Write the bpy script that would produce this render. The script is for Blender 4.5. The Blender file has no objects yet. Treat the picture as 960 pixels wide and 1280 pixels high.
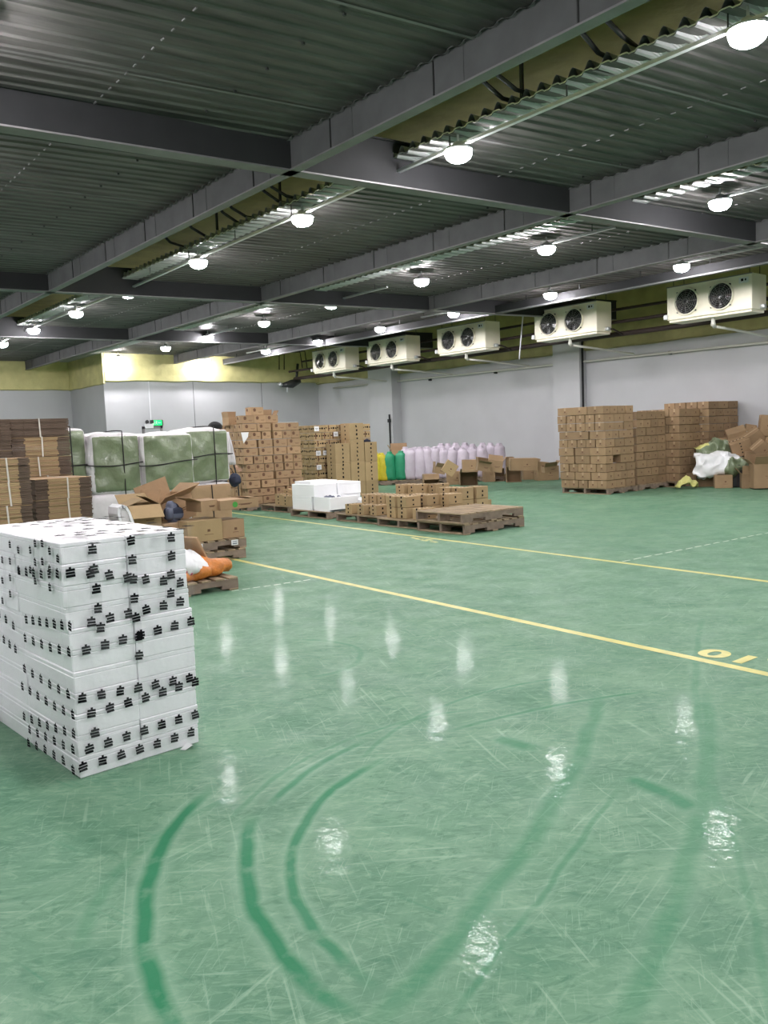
import bpy, bmesh, math, random
from mathutils import Vector, Matrix, noise
random.seed(11)
S = bpy.context.scene
COL = S.collection
PI = math.pi

# ---------------------------------------------------------------- camera model
FPX = 1044.0; CAMH = 1.45
_X = Vector((1310, 150, -FPX)).normalized()
_Y = Vector((-840, 65, -FPX)).normalized()
_Z = _X.cross(_Y).normalized(); _Y = _Z.cross(_X)
ROT = Matrix((_X, _Y, _Z))
EYE = Vector((0, 0, CAMH))
def at(px, py, ax, val):
    """pixel of the photograph -> point where its sight line meets a real plane of the hall"""
    d = ROT @ Vector((px - 480, 640 - py, -FPX))
    return EYE + d * ((val - EYE[ax]) / d[ax])
def fl(px, py, z=0): return at(px, py, 2, z)
cam = bpy.data.cameras.new('camera'); cam.sensor_fit = 'VERTICAL'; cam.sensor_height = 24
cam.lens = FPX / 1280 * 24; cam.clip_start = .05; cam.clip_end = 200
co = bpy.data.objects.new('camera', cam); COL.objects.link(co)
co.matrix_world = Matrix.Translation(EYE) @ ROT.to_4x4(); S.camera = co

# ---------------------------------------------------------------- materials
def nt(m):
    m.use_nodes = True; return m.node_tree, m.node_tree.nodes['Principled BSDF']
def col4(c): return (c[0], c[1], c[2], 1)
def mat(name, c, rough=.7, metal=0, var=.0, scale=8, bump=0, bscale=40, objvar=0, **kw):
    m = bpy.data.materials.new(name); t, b = nt(m); N, L = t.nodes, t.links
    b.inputs['Roughness'].default_value = rough; b.inputs['Metallic'].default_value = metal
    b.inputs['Base Color'].default_value = col4(c)
    for k, v in kw.items(): b.inputs[k.replace('_', ' ')].default_value = v
    tc = N.new('ShaderNodeTexCoord')
    src = None
    if var:
        n = N.new('ShaderNodeTexNoise'); n.inputs['Scale'].default_value = scale; n.inputs['Detail'].default_value = 5
        L.new(tc.outputs['Object'], n.inputs['Vector'])
        r = N.new('ShaderNodeMapRange'); r.inputs[1].default_value = .3; r.inputs[2].default_value = .7
        r.inputs[3].default_value = 1 - var; r.inputs[4].default_value = 1 + var
        L.new(n.outputs['Fac'], r.inputs[0]); src = r.outputs[0]
    if objvar:
        oi = N.new('ShaderNodeObjectInfo'); r2 = N.new('ShaderNodeMapRange')
        r2.inputs[3].default_value = 1 - objvar; r2.inputs[4].default_value = 1 + objvar
        L.new(oi.outputs['Random'], r2.inputs[0])
        if src:
            mu = N.new('ShaderNodeMath'); mu.operation = 'MULTIPLY'; L.new(src, mu.inputs[0]); L.new(r2.outputs[0], mu.inputs[1]); src = mu.outputs[0]
        else: src = r2.outputs[0]
    if src:
        v = N.new('ShaderNodeVectorMath'); v.operation = 'SCALE'; v.inputs[0].default_value = c
        L.new(src, v.inputs['Scale']); L.new(v.outputs[0], b.inputs['Base Color'])
    if bump:
        n = N.new('ShaderNodeTexNoise'); n.inputs['Scale'].default_value = bscale; n.inputs['Detail'].default_value = 4
        L.new(tc.outputs['Object'], n.inputs['Vector'])
        bp = N.new('ShaderNodeBump'); bp.inputs['Strength'].default_value = bump; bp.inputs['Distance'].default_value = .02
        L.new(n.outputs['Fac'], bp.inputs['Height']); L.new(bp.outputs[0], b.inputs['Normal'])
    return m
def emis(name, c, s):
    m = bpy.data.materials.new(name); t, b = nt(m)
    b.inputs['Base Color'].default_value = col4(c); b.inputs['Emission Color'].default_value = col4(c)
    b.inputs['Emission Strength'].default_value = s; return m
M = {}
M['card'] = mat('cardboard', (.37, .24, .135), .85, var=.07, scale=5, objvar=.13, bump=.15, bscale=25)
M['cardB'] = mat('cardboard_yellowish', (.37, .26, .135), .85, var=.06, scale=5, objvar=.1, bump=.1, bscale=25)
M['cardR'] = mat('cardboard_reddish', (.29, .19, .105), .85, var=.1, scale=4, objvar=.14, bump=.15, bscale=20)
M['cardedge'] = mat('cardboard_edge', (.20, .135, .08), .9)
M['cardin'] = mat('cardboard_inside', (.36, .24, .13), .9, var=.08)
M['printd'] = mat('brown_print', (.13, .06, .03), .7)
M['ctape'] = mat('clear_parcel_tape', (.40, .275, .16), .4)
M['paper'] = mat('white_paper', (.75, .75, .76), .7)
M['black'] = mat('black_print', (.01, .01, .012), .95, Specular_IOR_Level=.05)
M['blackm'] = mat('black_metal', (.02, .02, .022), .45)
M['foam'] = mat('white_foam', (.90, .90, .92), .5, var=.03, scale=3, bump=.25, bscale=9)
M['wrapfoam'] = mat('film_wrapped_foam', (.93, .91, .95), .28, var=.025, scale=3, bump=.5, bscale=7, Coat_Weight=.5, Coat_Roughness=.12)
M['wood'] = mat('pallet_wood', (.27, .20, .125), .8, var=.22, scale=6, bump=.3, bscale=30, objvar=.15)
M['woodend'] = mat('pallet_wood_grey', (.23, .17, .13), .85, var=.25, scale=9, objvar=.15)
M['gtarp'] = mat('green_woven_sacking', (.175, .215, .125), .32, var=.14, scale=6, bump=1.0, bscale=9, Coat_Weight=.35, Coat_Roughness=.12)
M['wtarp'] = mat('white_woven_sacking', (.66, .63, .64), .5, var=.07, scale=6, bump=.5, bscale=9)
M['rope'] = mat('dark_rope', (.018, .016, .016), .8)
M['sackw'] = mat('lilac_white_sack', (.52, .46, .53), .6, var=.08, scale=6, bump=.5, bscale=10, objvar=.06)
M['sackg'] = mat('green_sack', (.02, .26, .13), .5, var=.15, scale=6, bump=.5, bscale=10)
M['sacky'] = mat('yellow_sack', (.52, .43, .02), .5, var=.15, scale=6, bump=.5, bscale=10)
M['orange'] = mat('orange_mesh_bag', (.52, .17, .025), .55, var=.25, scale=14, bump=.6, bscale=25)
M['pink'] = mat('pink_print', (.72, .12, .22), .6)
M['navy'] = mat('navy_fabric', (.02, .025, .05), .8, bump=.4, bscale=12)
M['slate'] = mat('slate_plastic', (.09, .10, .15), .4, bump=.4, bscale=8)
M['strap'] = mat('white_strapping', (.62, .58, .52), .5)
M['flute'] = mat('flat_carton_print', (.115, .078, .055), .85, var=.12, scale=10)
M['wall'] = mat('grey_wall_panel', (.47, .47, .49), .55, var=.04, scale=1.2)
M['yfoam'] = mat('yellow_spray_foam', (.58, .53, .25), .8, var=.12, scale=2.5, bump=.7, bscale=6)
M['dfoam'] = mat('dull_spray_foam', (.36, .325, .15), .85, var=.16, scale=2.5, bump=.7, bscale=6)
M['cfoam'] = mat('yellow_spray_foam_ceiling', (.70, .69, .26), .85, var=.15, scale=2.5, bump=.7, bscale=6)
M['beam'] = mat('grey_painted_steel', (.02, .02, .022), .85, var=.12, scale=4)
M['girder'] = mat('grey_steel_girder', (.10, .10, .102), .75, var=.15, scale=4)
M['rail'] = mat('dull_galvanised_rail', (.17, .17, .17), .75, metal=.1, var=.2, scale=3)
M['flange'] = mat('galvanised_angle', (.22, .21, .215), .55, metal=.3, var=.12, scale=5)
M['tray'] = mat('galvanised_conduit', (.62, .63, .65), .35, metal=.6)
M['acw'] = mat('cream_cooler_casing', (.84, .78, .63), .38)
M['acd'] = mat('fan_black', (.012, .012, .014), .22)
M['fang'] = mat('fan_grille', (.30, .29, .28), .35, metal=.6)
M['pvc'] = mat('white_pvc_pipe', (.58, .57, .52), .4)
M['dpipe'] = mat('dark_insulated_pipe', (.03, .017, .014), .7, bump=.4, bscale=12)
M['line'] = mat('yellow_floor_paint', (.56, .52, .16), .4, var=.14, scale=9)
M['wline'] = mat('white_floor_paint', (.6, .66, .55), .5, var=.2, scale=20)
M['skin'] = mat('skin', (.45, .27, .19), .6)
M['hair'] = mat('black_hair', (.006, .006, .007), .7)
M['shirt'] = mat('grey_white_shirt', (.62, .62, .66), .8)
M['trou'] = mat('dark_trousers', (.03, .035, .05), .8)
M['shoe'] = mat('black_shoes', (.015, .015, .015), .6)
M['green_dot'] = mat('green_print', (.05, .28, .04), .6)
M['ysack'] = mat('yellow_film', (.60, .58, .20), .45, bump=.4, bscale=14)
M['screw'] = mat('dark_bolt', (.03, .03, .03), .5)
M['lamp'] = emis('lamp_light', (1.0, .97, .995), 300)
M['exitg'] = emis('exit_green', (.0, .8, .16), 1.6)
M['housing'] = mat('lamp_housing', (.55, .55, .56), .4)
M['white'] = mat('white_plastic', (.72, .72, .74), .4)

def deck_material():
    m = bpy.data.materials.new('galvanised_deck'); t, b = nt(m); N, L = t.nodes, t.links
    tc = N.new('ShaderNodeTexCoord'); mp = N.new('ShaderNodeMapping'); mp.inputs['Scale'].default_value = (.35, 3.2, 1)
    L.new(tc.outputs['Object'], mp.inputs[0])
    n = N.new('ShaderNodeTexNoise'); n.inputs['Scale'].default_value = 3; n.inputs['Detail'].default_value = 6; L.new(mp.outputs[0], n.inputs['Vector'])
    r = N.new('ShaderNodeValToRGB'); r.color_ramp.elements[0].position = .3; r.color_ramp.elements[0].color = (.075, .071, .069, 1)
    r.color_ramp.elements[1].position = .75; r.color_ramp.elements[1].color = (.155, .144, .141, 1)
    L.new(n.outputs['Fac'], r.inputs[0]); L.new(r.outputs[0], b.inputs['Base Color'])
    b.inputs['Metallic'].default_value = .5; b.inputs['Roughness'].default_value = .5
    return m
M['deck'] = deck_material()
M['edge'] = mat('bright_galvanised_edge', (.38, .38, .38), .35, metal=.7)

def floor_material():
    m = bpy.data.materials.new('green_epoxy_floor'); t, b = nt(m); N, L = t.nodes, t.links
    tc = N.new('ShaderNodeTexCoord'); P = tc.outputs['Object']
    def mth(op, a, bb=None, c=None, clamp=False):
        n = N.new('ShaderNodeMath'); n.operation = op; n.use_clamp = clamp
        for i, v in enumerate((a, bb, c)):
            if v is None: continue
            if isinstance(v, (int, float)): n.inputs[i].default_value = v
            else: L.new(v, n.inputs[i])
        return n.outputs[0]
    def noi(scale, detail=5, rot=0, st=(1, 1, 1), dist=0, rough=.55):
        mp = N.new('ShaderNodeMapping'); mp.inputs['Rotation'].default_value = (0, 0, rot)
        L.new(P, mp.inputs[0]); m2 = N.new('ShaderNodeMapping'); m2.inputs['Scale'].default_value = st; L.new(mp.outputs[0], m2.inputs[0])
        n = N.new('ShaderNodeTexNoise'); n.inputs['Scale'].default_value = scale; n.inputs['Detail'].default_value = detail
        n.inputs['Distortion'].default_value = dist; n.inputs['Roughness'].default_value = rough
        L.new(m2.outputs[0], n.inputs['Vector']); return n.outputs['Fac']
    def rng(v, a, c, lo=0, hi=1):
        n = N.new('ShaderNodeMapRange'); n.inputs[1].default_value = a; n.inputs[2].default_value = c
        n.inputs[3].default_value = lo; n.inputs[4].default_value = hi; L.new(v, n.inputs[0]); return n.outputs[0]
    def mix(f, a, c):
        n = N.new('ShaderNodeMix'); n.data_type = 'RGBA'
        if isinstance(f, (int, float)): n.inputs[0].default_value = f
        else: L.new(f, n.inputs[0])
        for i, v in ((6, a), (7, c)):
            if isinstance(v, tuple): n.inputs[i].default_value = (*v, 1)
            else: L.new(v, n.inputs[i])
        return n.outputs[2]
    base = mix(rng(noi(.45, 6), .3, .7), (.075, .18, .11), (.105, .22, .138))
    base = mix(mth('MULTIPLY', rng(noi(2.0, 12, rough=.72, dist=.8), .40, .62), .75), base, (.16, .285, .182))
    base = mix(mth('MULTIPLY', rng(noi(11, 8, .7, (1, 2.4, 1), 1.2, .7), .50, .62), .45), base, (.225, .35, .232))
    base = mix(mth('MULTIPLY', rng(noi(7, 8, 2.1, (2.2, 1, 1), 1.5, .7), .52, .66), .6), base, (.042, .14, .08))
    # dusty streaks scraped in many directions
    for i, (ang, sc, st, lo, hi, amt) in enumerate(((.4, 3.6, (15, .6, 1), .60, .68, .42), (1.3, 3.0, (16, .6, 1), .60, .68, .4), (2.2, 3.6, (15, .6, 1), .60, .68, .42),
                                      (2.9, 5, (14, .6, 1), .60, .68, .4), (.9, 8, (14, .7, 1), .60, .68, .35), (1.8, 7, (14, .7, 1), .60, .68, .35))):
        s = rng(noi(sc, 5, ang, st, .5), lo, hi)
        s = mth('MULTIPLY', s, rng(noi(1.3 + .3 * i, 4), .42, .56))
        base = mix(mth('MULTIPLY', s, amt), base, (.29, .42, .30) if i != 3 else (.05, .19, .11))
    # dark wheel arcs and scrapes, each through three places on the floor
    tyre = None
    arcs = [((262, 987), (181, 1118), (212, 1277), .024, 1), ((308, 1050), (317, 1131), (442, 1272), .024, 1), ((454, 962), (369, 1055), (462, 1230), .018, .9),
            ((430, 938), (392, 960), (337, 1006), .016, .8), ((340, 975), (420, 930), (600, 885), .012, .5), ((749, 865), (692, 1004), (548, 1195), .03, .55),
            ((881, 860), (878, 1004), (807, 1215), .03, .45), ((770, 990), (690, 1100), (560, 1280), .010, .5), ((787, 975), (828, 990), (869, 1013), .04, .8), ((620, 922), (646, 930), (672, 939), .04, .7),
            ((880, 770), (870, 860), (885, 960), .018, .4), ((567, 913), (682, 884), (807, 865), .014, .7), ((360, 800), (450, 815), (400, 845), .018, .45),
            ((260, 1010), (180, 1060), (100, 1190), .02, .35), ((470, 930), (560, 880), (720, 845), .012, .5), ((880, 950), (930, 1100), (960, 1250), .012, .3)]
    wob = mth('MULTIPLY', mth('SUBTRACT', noi(3, 3), .5), .06)
    br = rng(noi(6, 6, 0, (1, 1, 1)), .28, .46); rim = None
    for a_, b_, c_, w, amt in arcs:
        A, B, C_ = fl(*a_), fl(*b_), fl(*c_)
        d = 2 * (A.x * (B.y - C_.y) + B.x * (C_.y - A.y) + C_.x * (A.y - B.y))
        ux = ((A.x**2 + A.y**2) * (B.y - C_.y) + (B.x**2 + B.y**2) * (C_.y - A.y) + (C_.x**2 + C_.y**2) * (A.y - B.y)) / d
        uy = ((A.x**2 + A.y**2) * (C_.x - B.x) + (B.x**2 + B.y**2) * (A.x - C_.x) + (C_.x**2 + C_.y**2) * (B.x - A.x)) / d
        cen = Vector((ux, uy, 0)); r = (cen - A).length; mid = Vector((B.x, B.y, 0)); lim = max((A - B).length, (C_ - B).length) * 1.05
        def dist(p):
            n = N.new('ShaderNodeVectorMath'); n.operation = 'DISTANCE'; L.new(P, n.inputs[0]); n.inputs[1].default_value = p; return n.outputs['Value']
        e = mth('ABSOLUTE', mth('ADD', mth('SUBTRACT', dist(cen), r), wob))
        k = rng(e, w * 1.6, w * .5)
        k = mth('MULTIPLY', k, rng(dist(mid), lim, lim * .75))
        k = mth('MULTIPLY', mth('MULTIPLY', k, amt), br)
        k2 = mth('MULTIPLY', mth('MULTIPLY', rng(e, w * 3.2, w * 1.6), rng(dist(mid), lim, lim * .75)), mth('MULTIPLY', br, .4 * amt))
        rim = k2 if rim is None else mth('MAXIMUM', rim, k2)
        tyre = k if tyre is None else mth('MAXIMUM', tyre, k)
    base = mix(rim, base, (.22, .35, .245))
    base = mix(tyre, base, (.022, .165, .075))
    L.new(base, b.inputs['Base Color'])
    rg = mth('MULTIPLY_ADD', rng(noi(3.5, 6), .35, .7), +.2, .42)
    L.new(rg, b.inputs['Roughness'])
    b.inputs['Coat Weight'].default_value = .035; b.inputs['Coat Roughness'].default_value = .06; b.inputs['Coat IOR'].default_value = 1.45; b.inputs['Specular IOR Level'].default_value = .12
    h = mth('ADD', mth('MULTIPLY', noi(11, 3), 1.0), mth('MULTIPLY', noi(45, 3), .16))
    bp = N.new('ShaderNodeBump'); bp.inputs['Strength'].default_value = .13; bp.inputs['Distance'].default_value = .012
    L.new(h, bp.inputs['Height']); L.new(bp.outputs[0], b.inputs['Coat Normal'])
    bp2 = N.new('ShaderNodeBump'); bp2.inputs['Strength'].default_value = .3; bp2.inputs['Distance'].default_value = .01
    L.new(h, bp2.inputs['Height']); L.new(bp2.outputs[0], b.inputs['Normal'])
    return m
M['floor'] = floor_material()

# ---------------------------------------------------------------- mesh helpers
class MB:
    def __init__(s): s.v = []; s.f = []; s.m = []; s.mats = []
    def mi(s, m):
        if m not in s.mats: s.mats.append(m)
        return s.mats.index(m)
    def add(s, vs, fs, m):
        o = len(s.v); s.v += [tuple(v) for v in vs]; k = s.mi(m)
        for f in fs: s.f.append(tuple(i + o for i in f)); s.m.append(k)
    def box(s, c, d, m, rz=0, mt=None, b=0):
        x, y, z = d[0] / 2, d[1] / 2, d[2] / 2
        if b:
            vs = []; idx = {}
            for sx in (-1, 1):
                for sy in (-1, 1):
                    for sz in (-1, 1):
                        for ax in range(3):
                            p = [sx * (x - b), sy * (y - b), sz * (z - b)]
                            p[ax] += (sx, sy, sz)[ax] * b
                            idx[(sx, sy, sz, ax)] = len(vs); vs.append(p)
            fs = []
            I = lambda a, bb, c_, ax: idx[(a, bb, c_, ax)]
            fs += [(I(1,-1,-1,0), I(1,1,-1,0), I(1,1,1,0), I(1,-1,1,0)), (I(-1,-1,-1,0), I(-1,-1,1,0), I(-1,1,1,0), I(-1,1,-1,0)),
                   (I(-1,1,-1,1), I(-1,1,1,1), I(1,1,1,1), I(1,1,-1,1)), (I(-1,-1,-1,1), I(1,-1,-1,1), I(1,-1,1,1), I(-1,-1,1,1)),
                   (I(-1,-1,1,2), I(1,-1,1,2), I(1,1,1,2), I(-1,1,1,2)), (I(-1,-1,-1,2), I(-1,1,-1,2), I(1,1,-1,2), I(1,-1,-1,2))]
            for sy in (-1, 1):
                for sz in (-1, 1): fs.append((I(-1,sy,sz,1), I(1,sy,sz,1), I(1,sy,sz,2), I(-1,sy,sz,2)))
            for sx in (-1, 1):
                for sz in (-1, 1): fs.append((I(sx,-1,sz,0), I(sx,1,sz,0), I(sx,1,sz,2), I(sx,-1,sz,2)))
                for sy in (-1, 1): fs.append((I(sx,sy,-1,0), I(sx,sy,1,0), I(sx,sy,1,1), I(sx,sy,-1,1)))
            for sx in (-1, 1):
                for sy in (-1, 1):
                    for sz in (-1, 1): fs.append((I(sx,sy,sz,0), I(sx,sy,sz,1), I(sx,sy,sz,2)))
            g = []
            for f in fs:
                P_ = [Vector(vs[i]) for i in f]
                n = (P_[1] - P_[0]).cross(P_[2] - P_[0]); cc = sum(P_, Vector()) / len(P_)
                g.append(f if n.dot(cc) > 0 else tuple(reversed(f)))
            fs = g
        else:
            vs = [(-x,-y,-z),(x,-y,-z),(x,y,-z),(-x,y,-z),(-x,-y,z),(x,-y,z),(x,y,z),(-x,y,z)]
            fs = [(0,3,2,1),(4,5,6,7),(0,1,5,4),(1,2,6,5),(2,3,7,6),(3,0,4,7)]
        R = mt if mt else Matrix.Rotation(rz, 4, 'Z')
        c = Vector(c)
        s.add([(R @ Vector(v)) + c for v in vs], fs, m)
    def quad(s, a, b, c, d, m): s.add([a, b, c, d], [(0, 1, 2, 3)], m)
    def tube(s, pts, r, m, n=8, caps=True):
        pts = [Vector(p) for p in pts]; rs = r if isinstance(r, (list, tuple)) else [r] * len(pts)
        vs = []; up = Vector((0, 0, 1)); pr = None
        for i, p in enumerate(pts):
            t = (pts[min(i+1, len(pts)-1)] - pts[max(i-1, 0)]).normalized()
            a = pr if pr is not None else (up if abs(t.z) < .9 else Vector((1, 0, 0)))
            u = (a - t * a.dot(t)).normalized(); w = t.cross(u); pr = u
            for k in range(n):
                an = 2 * PI * k / n; vs.append(p + (u * math.cos(an) + w * math.sin(an)) * rs[i])
        fs = []
        for i in range(len(pts) - 1):
            for k in range(n): fs.append((i*n+k, i*n+(k+1) % n, (i+1)*n+(k+1) % n, (i+1)*n+k))
        if caps: fs.append(tuple(reversed(range(n)))); fs.append(tuple(range((len(pts)-1)*n, len(pts)*n)))
        s.add(vs, fs, m)
    def lathe(s, prof, m, n=20, c=(0,0,0), R=None, close=True):
        c = Vector(c); R = R or Matrix.Identity(3); vs = []; fs = []
        for r, z in prof:
            for k in range(n):
                a = 2 * PI * k / n; vs.append(R @ Vector((r*math.cos(a), r*math.sin(a), z)) + c)
        for i in range(len(prof)-1):
            for k in range(n): fs.append((i*n+k, i*n+(k+1) % n, (i+1)*n+(k+1) % n, (i+1)*n+k))
        if close: fs.append(tuple(reversed(range(n)))); fs.append(tuple(range((len(prof)-1)*n, len(prof)*n)))
        s.add(vs, fs, m)
    def mesh(s, name, smooth=False):
        me = bpy.data.meshes.new(name); me.from_pydata(s.v, [], s.f)
        for m in s.mats: me.materials.append(m)
        me.polygons.foreach_set('material_index', s.m)
        if smooth: me.polygons.foreach_set('use_smooth', [True] * len(s.f))
        me.update(); return me
    def build(s, name, parent=None, smooth=False, loc=(0,0,0), rz=0):
        return link(name, s.mesh(name, smooth), parent, loc, rz)
def link(name, me, parent=None, loc=(0,0,0), rz=0):
    o = bpy.data.objects.new(name, me); COL.objects.link(o); o.location = loc; o.rotation_euler = (0, 0, rz)
    if parent: o.parent = parent
    return o
def tag(o, label, cat=None, group=None, kind=None):
    o['label'] = label
    if cat: o['category'] = cat
    if group: o['group'] = group
    if kind: o['kind'] = kind
    return o
def empty(name, loc, rz=0, rot=None):
    o = bpy.data.objects.new(name, None); COL.objects.link(o); o.location = loc; o.rotation_euler = rot or (0, 0, rz)
    o.empty_display_size = .1; return o
def tree(o, parent=None):
    c = o.copy(); COL.objects.link(c)
    if parent: c.parent = parent
    for ch in [q for q in ALLCH.get(o.name, [])]: tree(ch, c)
    return c
ALLCH = {}
def reg(o):
    """remember a thing's parts so that tree() can copy them"""
    def rec(x):
        ALLCH[x.name] = list(x.children)
        for y in x.children: rec(y)
    bpy.context.view_layer.update(); rec(o); return o
def struct(o, label=None, cat='room surface'):
    o['kind'] = 'structure'; o['category'] = cat
    if label: o['label'] = label
    return o
ORD = ['', 'first', 'second', 'third', 'fourth', 'fifth', 'sixth', 'seventh', 'eighth', 'ninth', 'tenth', 'eleventh', 'twelfth', 'thirteenth', 'fourteenth', 'fifteenth', 'sixteenth']

# ---------------------------------------------------------------- room shell
WX, WY, JX, WY2 = 19.0, 27.7, 10.37, 31.0   # right wall, back wall, jog, recessed back wall
LX, BY, TOP = -7.0, -6.0, 5.05
DZ = 4.45; BZ = 4.16; LZ = 4.3
b = MB(); b.box(((LX+WX)/2+1, (BY+WY2)/2, -.1), (WX-LX+4, WY2-BY+2, .2), M['floor'])
struct(b.build('floor'), 'glossy green epoxy floor scuffed by wheels', 'floor')
b = MB(); b.box(((LX+WX)/2, (BY+WY2)/2, TOP+.1), (WX-LX+2, WY2-BY+2, .2), M['cfoam'])
struct(b.build('ceiling'), 'yellow spray foam ceiling above the metal deck', 'ceiling')
def wall(name, label, c, d, m='wall'):
    b = MB(); b.box(c, d, M[m]); return struct(b.build(name), label, 'wall')
wall('wall_right', 'grey panel wall behind the coolers and sacks', (WX+.1, (BY+WY)/2, TOP/2), (.2, WY-BY+.4, TOP))
wall('wall_back', 'bright grey panel wall with the exit sign', ((JX+WX)/2, WY+.1, TOP/2), (WX-JX, .2, TOP))
wall('wall_jog', 'narrow grey return wall left of the exit door', (JX-.1+.2, (WY+WY2)/2+.1, TOP/2), (.2, WY2-WY, TOP))
wall('wall_recess', 'grey wall set back behind the flattened cartons', ((LX+JX)/2, WY2+.1, TOP/2), (JX-LX, .2, TOP))
wall('wall_left', 'grey wall left of the camera', (LX-.1, (BY+WY2)/2, TOP/2), (.2, WY2-BY, TOP))
wall('wall_front', 'grey wall behind the camera', ((LX+WX)/2, BY-.1, TOP/2), (WX-LX, .2, TOP))
def foamband(name, label, p0, p1, n, z0, th, z1=TOP, m='yfoam'):
    """lumpy sprayed band on a wall: p0-p1 along the wall, n its inward normal"""
    p0, p1, n = Vector(p0), Vector(p1), Vector(n); L_ = (p1-p0).length; nx = max(2, int(L_/.22)); nz = 8
    vs = []; fs = []
    for i in range(nx+1):
        for j in range(nz+1):
            q = p0.lerp(p1, i/nx); e = .04*noise.noise(Vector((i*.5, j*.6, z0+n.x*9)))
            zz = z0 + (z1-z0)*j/nz + (.035*noise.noise(Vector((i*.31, 3.3, n.y*5))) if j == 0 else 0)
            v = q + n*(th + e); vs.append((v.x, v.y, zz))
    for i in range(nx):
        for j in range(nz): a = i*(nz+1)+j; fs.append((a, a+nz+1, a+nz+2, a+1))
    o = len(vs)
    for i in range(nx+1):
        v = vs[i*(nz+1)]; q = p0.lerp(p1, i/nx); vs.append((q.x, q.y, v[2]-.02))
    for i in range(nx): fs.append((i*(nz+1), o+i, o+i+1, (i+1)*(nz+1)))
    for i in (0, nx):
        q = p0.lerp(p1, i/nx); k = len(vs); vs.append((q.x, q.y, z1)); a = i*(nz+1)
        fs.append(tuple([a+j for j in range(nz+1)] + [k, o+i]))
    b = MB(); b.add(vs, fs, M[m]); struct(b.build(name, smooth=False), label, 'insulation')
foamband('trim_1', 'yellow foam band over the bright back wall', (JX-.02, WY, 0), (WX, WY, 0), (0, -1, 0), 3.56, .22)
foamband('trim_2', 'yellow foam band over the recessed wall', (LX, WY2, 0), (JX, WY2, 0), (0, -1, 0), 3.48, .12)
foamband('trim_3', 'yellow foam band on the narrow return wall', (JX-.02, WY2, 0), (JX-.02, WY-.2, 0), (-1, 0, 0), 3.46, .06)
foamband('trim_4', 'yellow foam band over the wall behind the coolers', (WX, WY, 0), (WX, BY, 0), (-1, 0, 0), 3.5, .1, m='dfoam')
# wall panel joints
b = MB()
p = at(187, 500, 1, WY-.005)
b.box((p.x, WY-.008, 1.8), (.03, .016, 3.6), M['white'])
for x in (13.6, 16.4): b.box((x, WY-.003, 1.8), (.012, .006, 3.5), M['beam'])
struct(b.build('trim_5'), 'upright joint strips of the back wall panels', 'joint strip')
# pillars on the right wall
for i, (pa, pb_, xx) in enumerate(((461, 490, 18.6), (692, 725, 18.72))):
    ya, yb = at(pa, 500, 0, xx).y, at(pb_, 500, 0, xx).y
    b = MB(); b.box(((xx+WX)/2, (ya+yb)/2, TOP/2), (WX-xx, ya-yb, TOP), M['wall'])
    struct(b.build('wall_pillar'), ('grey pillar beside the green sacks', 'grey pillar left of the tall carton stacks')[i], 'pillar')
# exit door
x0, x1 = at(178, 533, 1, WY-.05).x, at(203, 533, 1, WY-.05).x; zt = at(190, 533, 1, WY-.05).z
b = MB(); w = x1-x0
b.box((x0+.04, WY-.03, zt/2), (.08, .06, zt), M['flange']); b.box((x1-.04, WY-.03, zt/2), (.08, .06, zt), M['flange']); b.box(((x0+x1)/2, WY-.03, zt-.04), (w, .06, .08), M['flange'])
d = struct(b.build('door_1'), 'grey framed door below the exit sign', 'door')
b = MB(); b.box(((x0+x1)/2, WY-.02, (zt-.08)/2), (w-.16, .04, zt-.08), M['wall']); b.build('door_leaf', d)
b = MB(); b.tube([(x1-.2, WY-.04, 1), (x1-.2, WY-.09, 1), (x1-.32, WY-.09, 1)], .012, M['tray']); b.build('door_handle', d)

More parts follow.
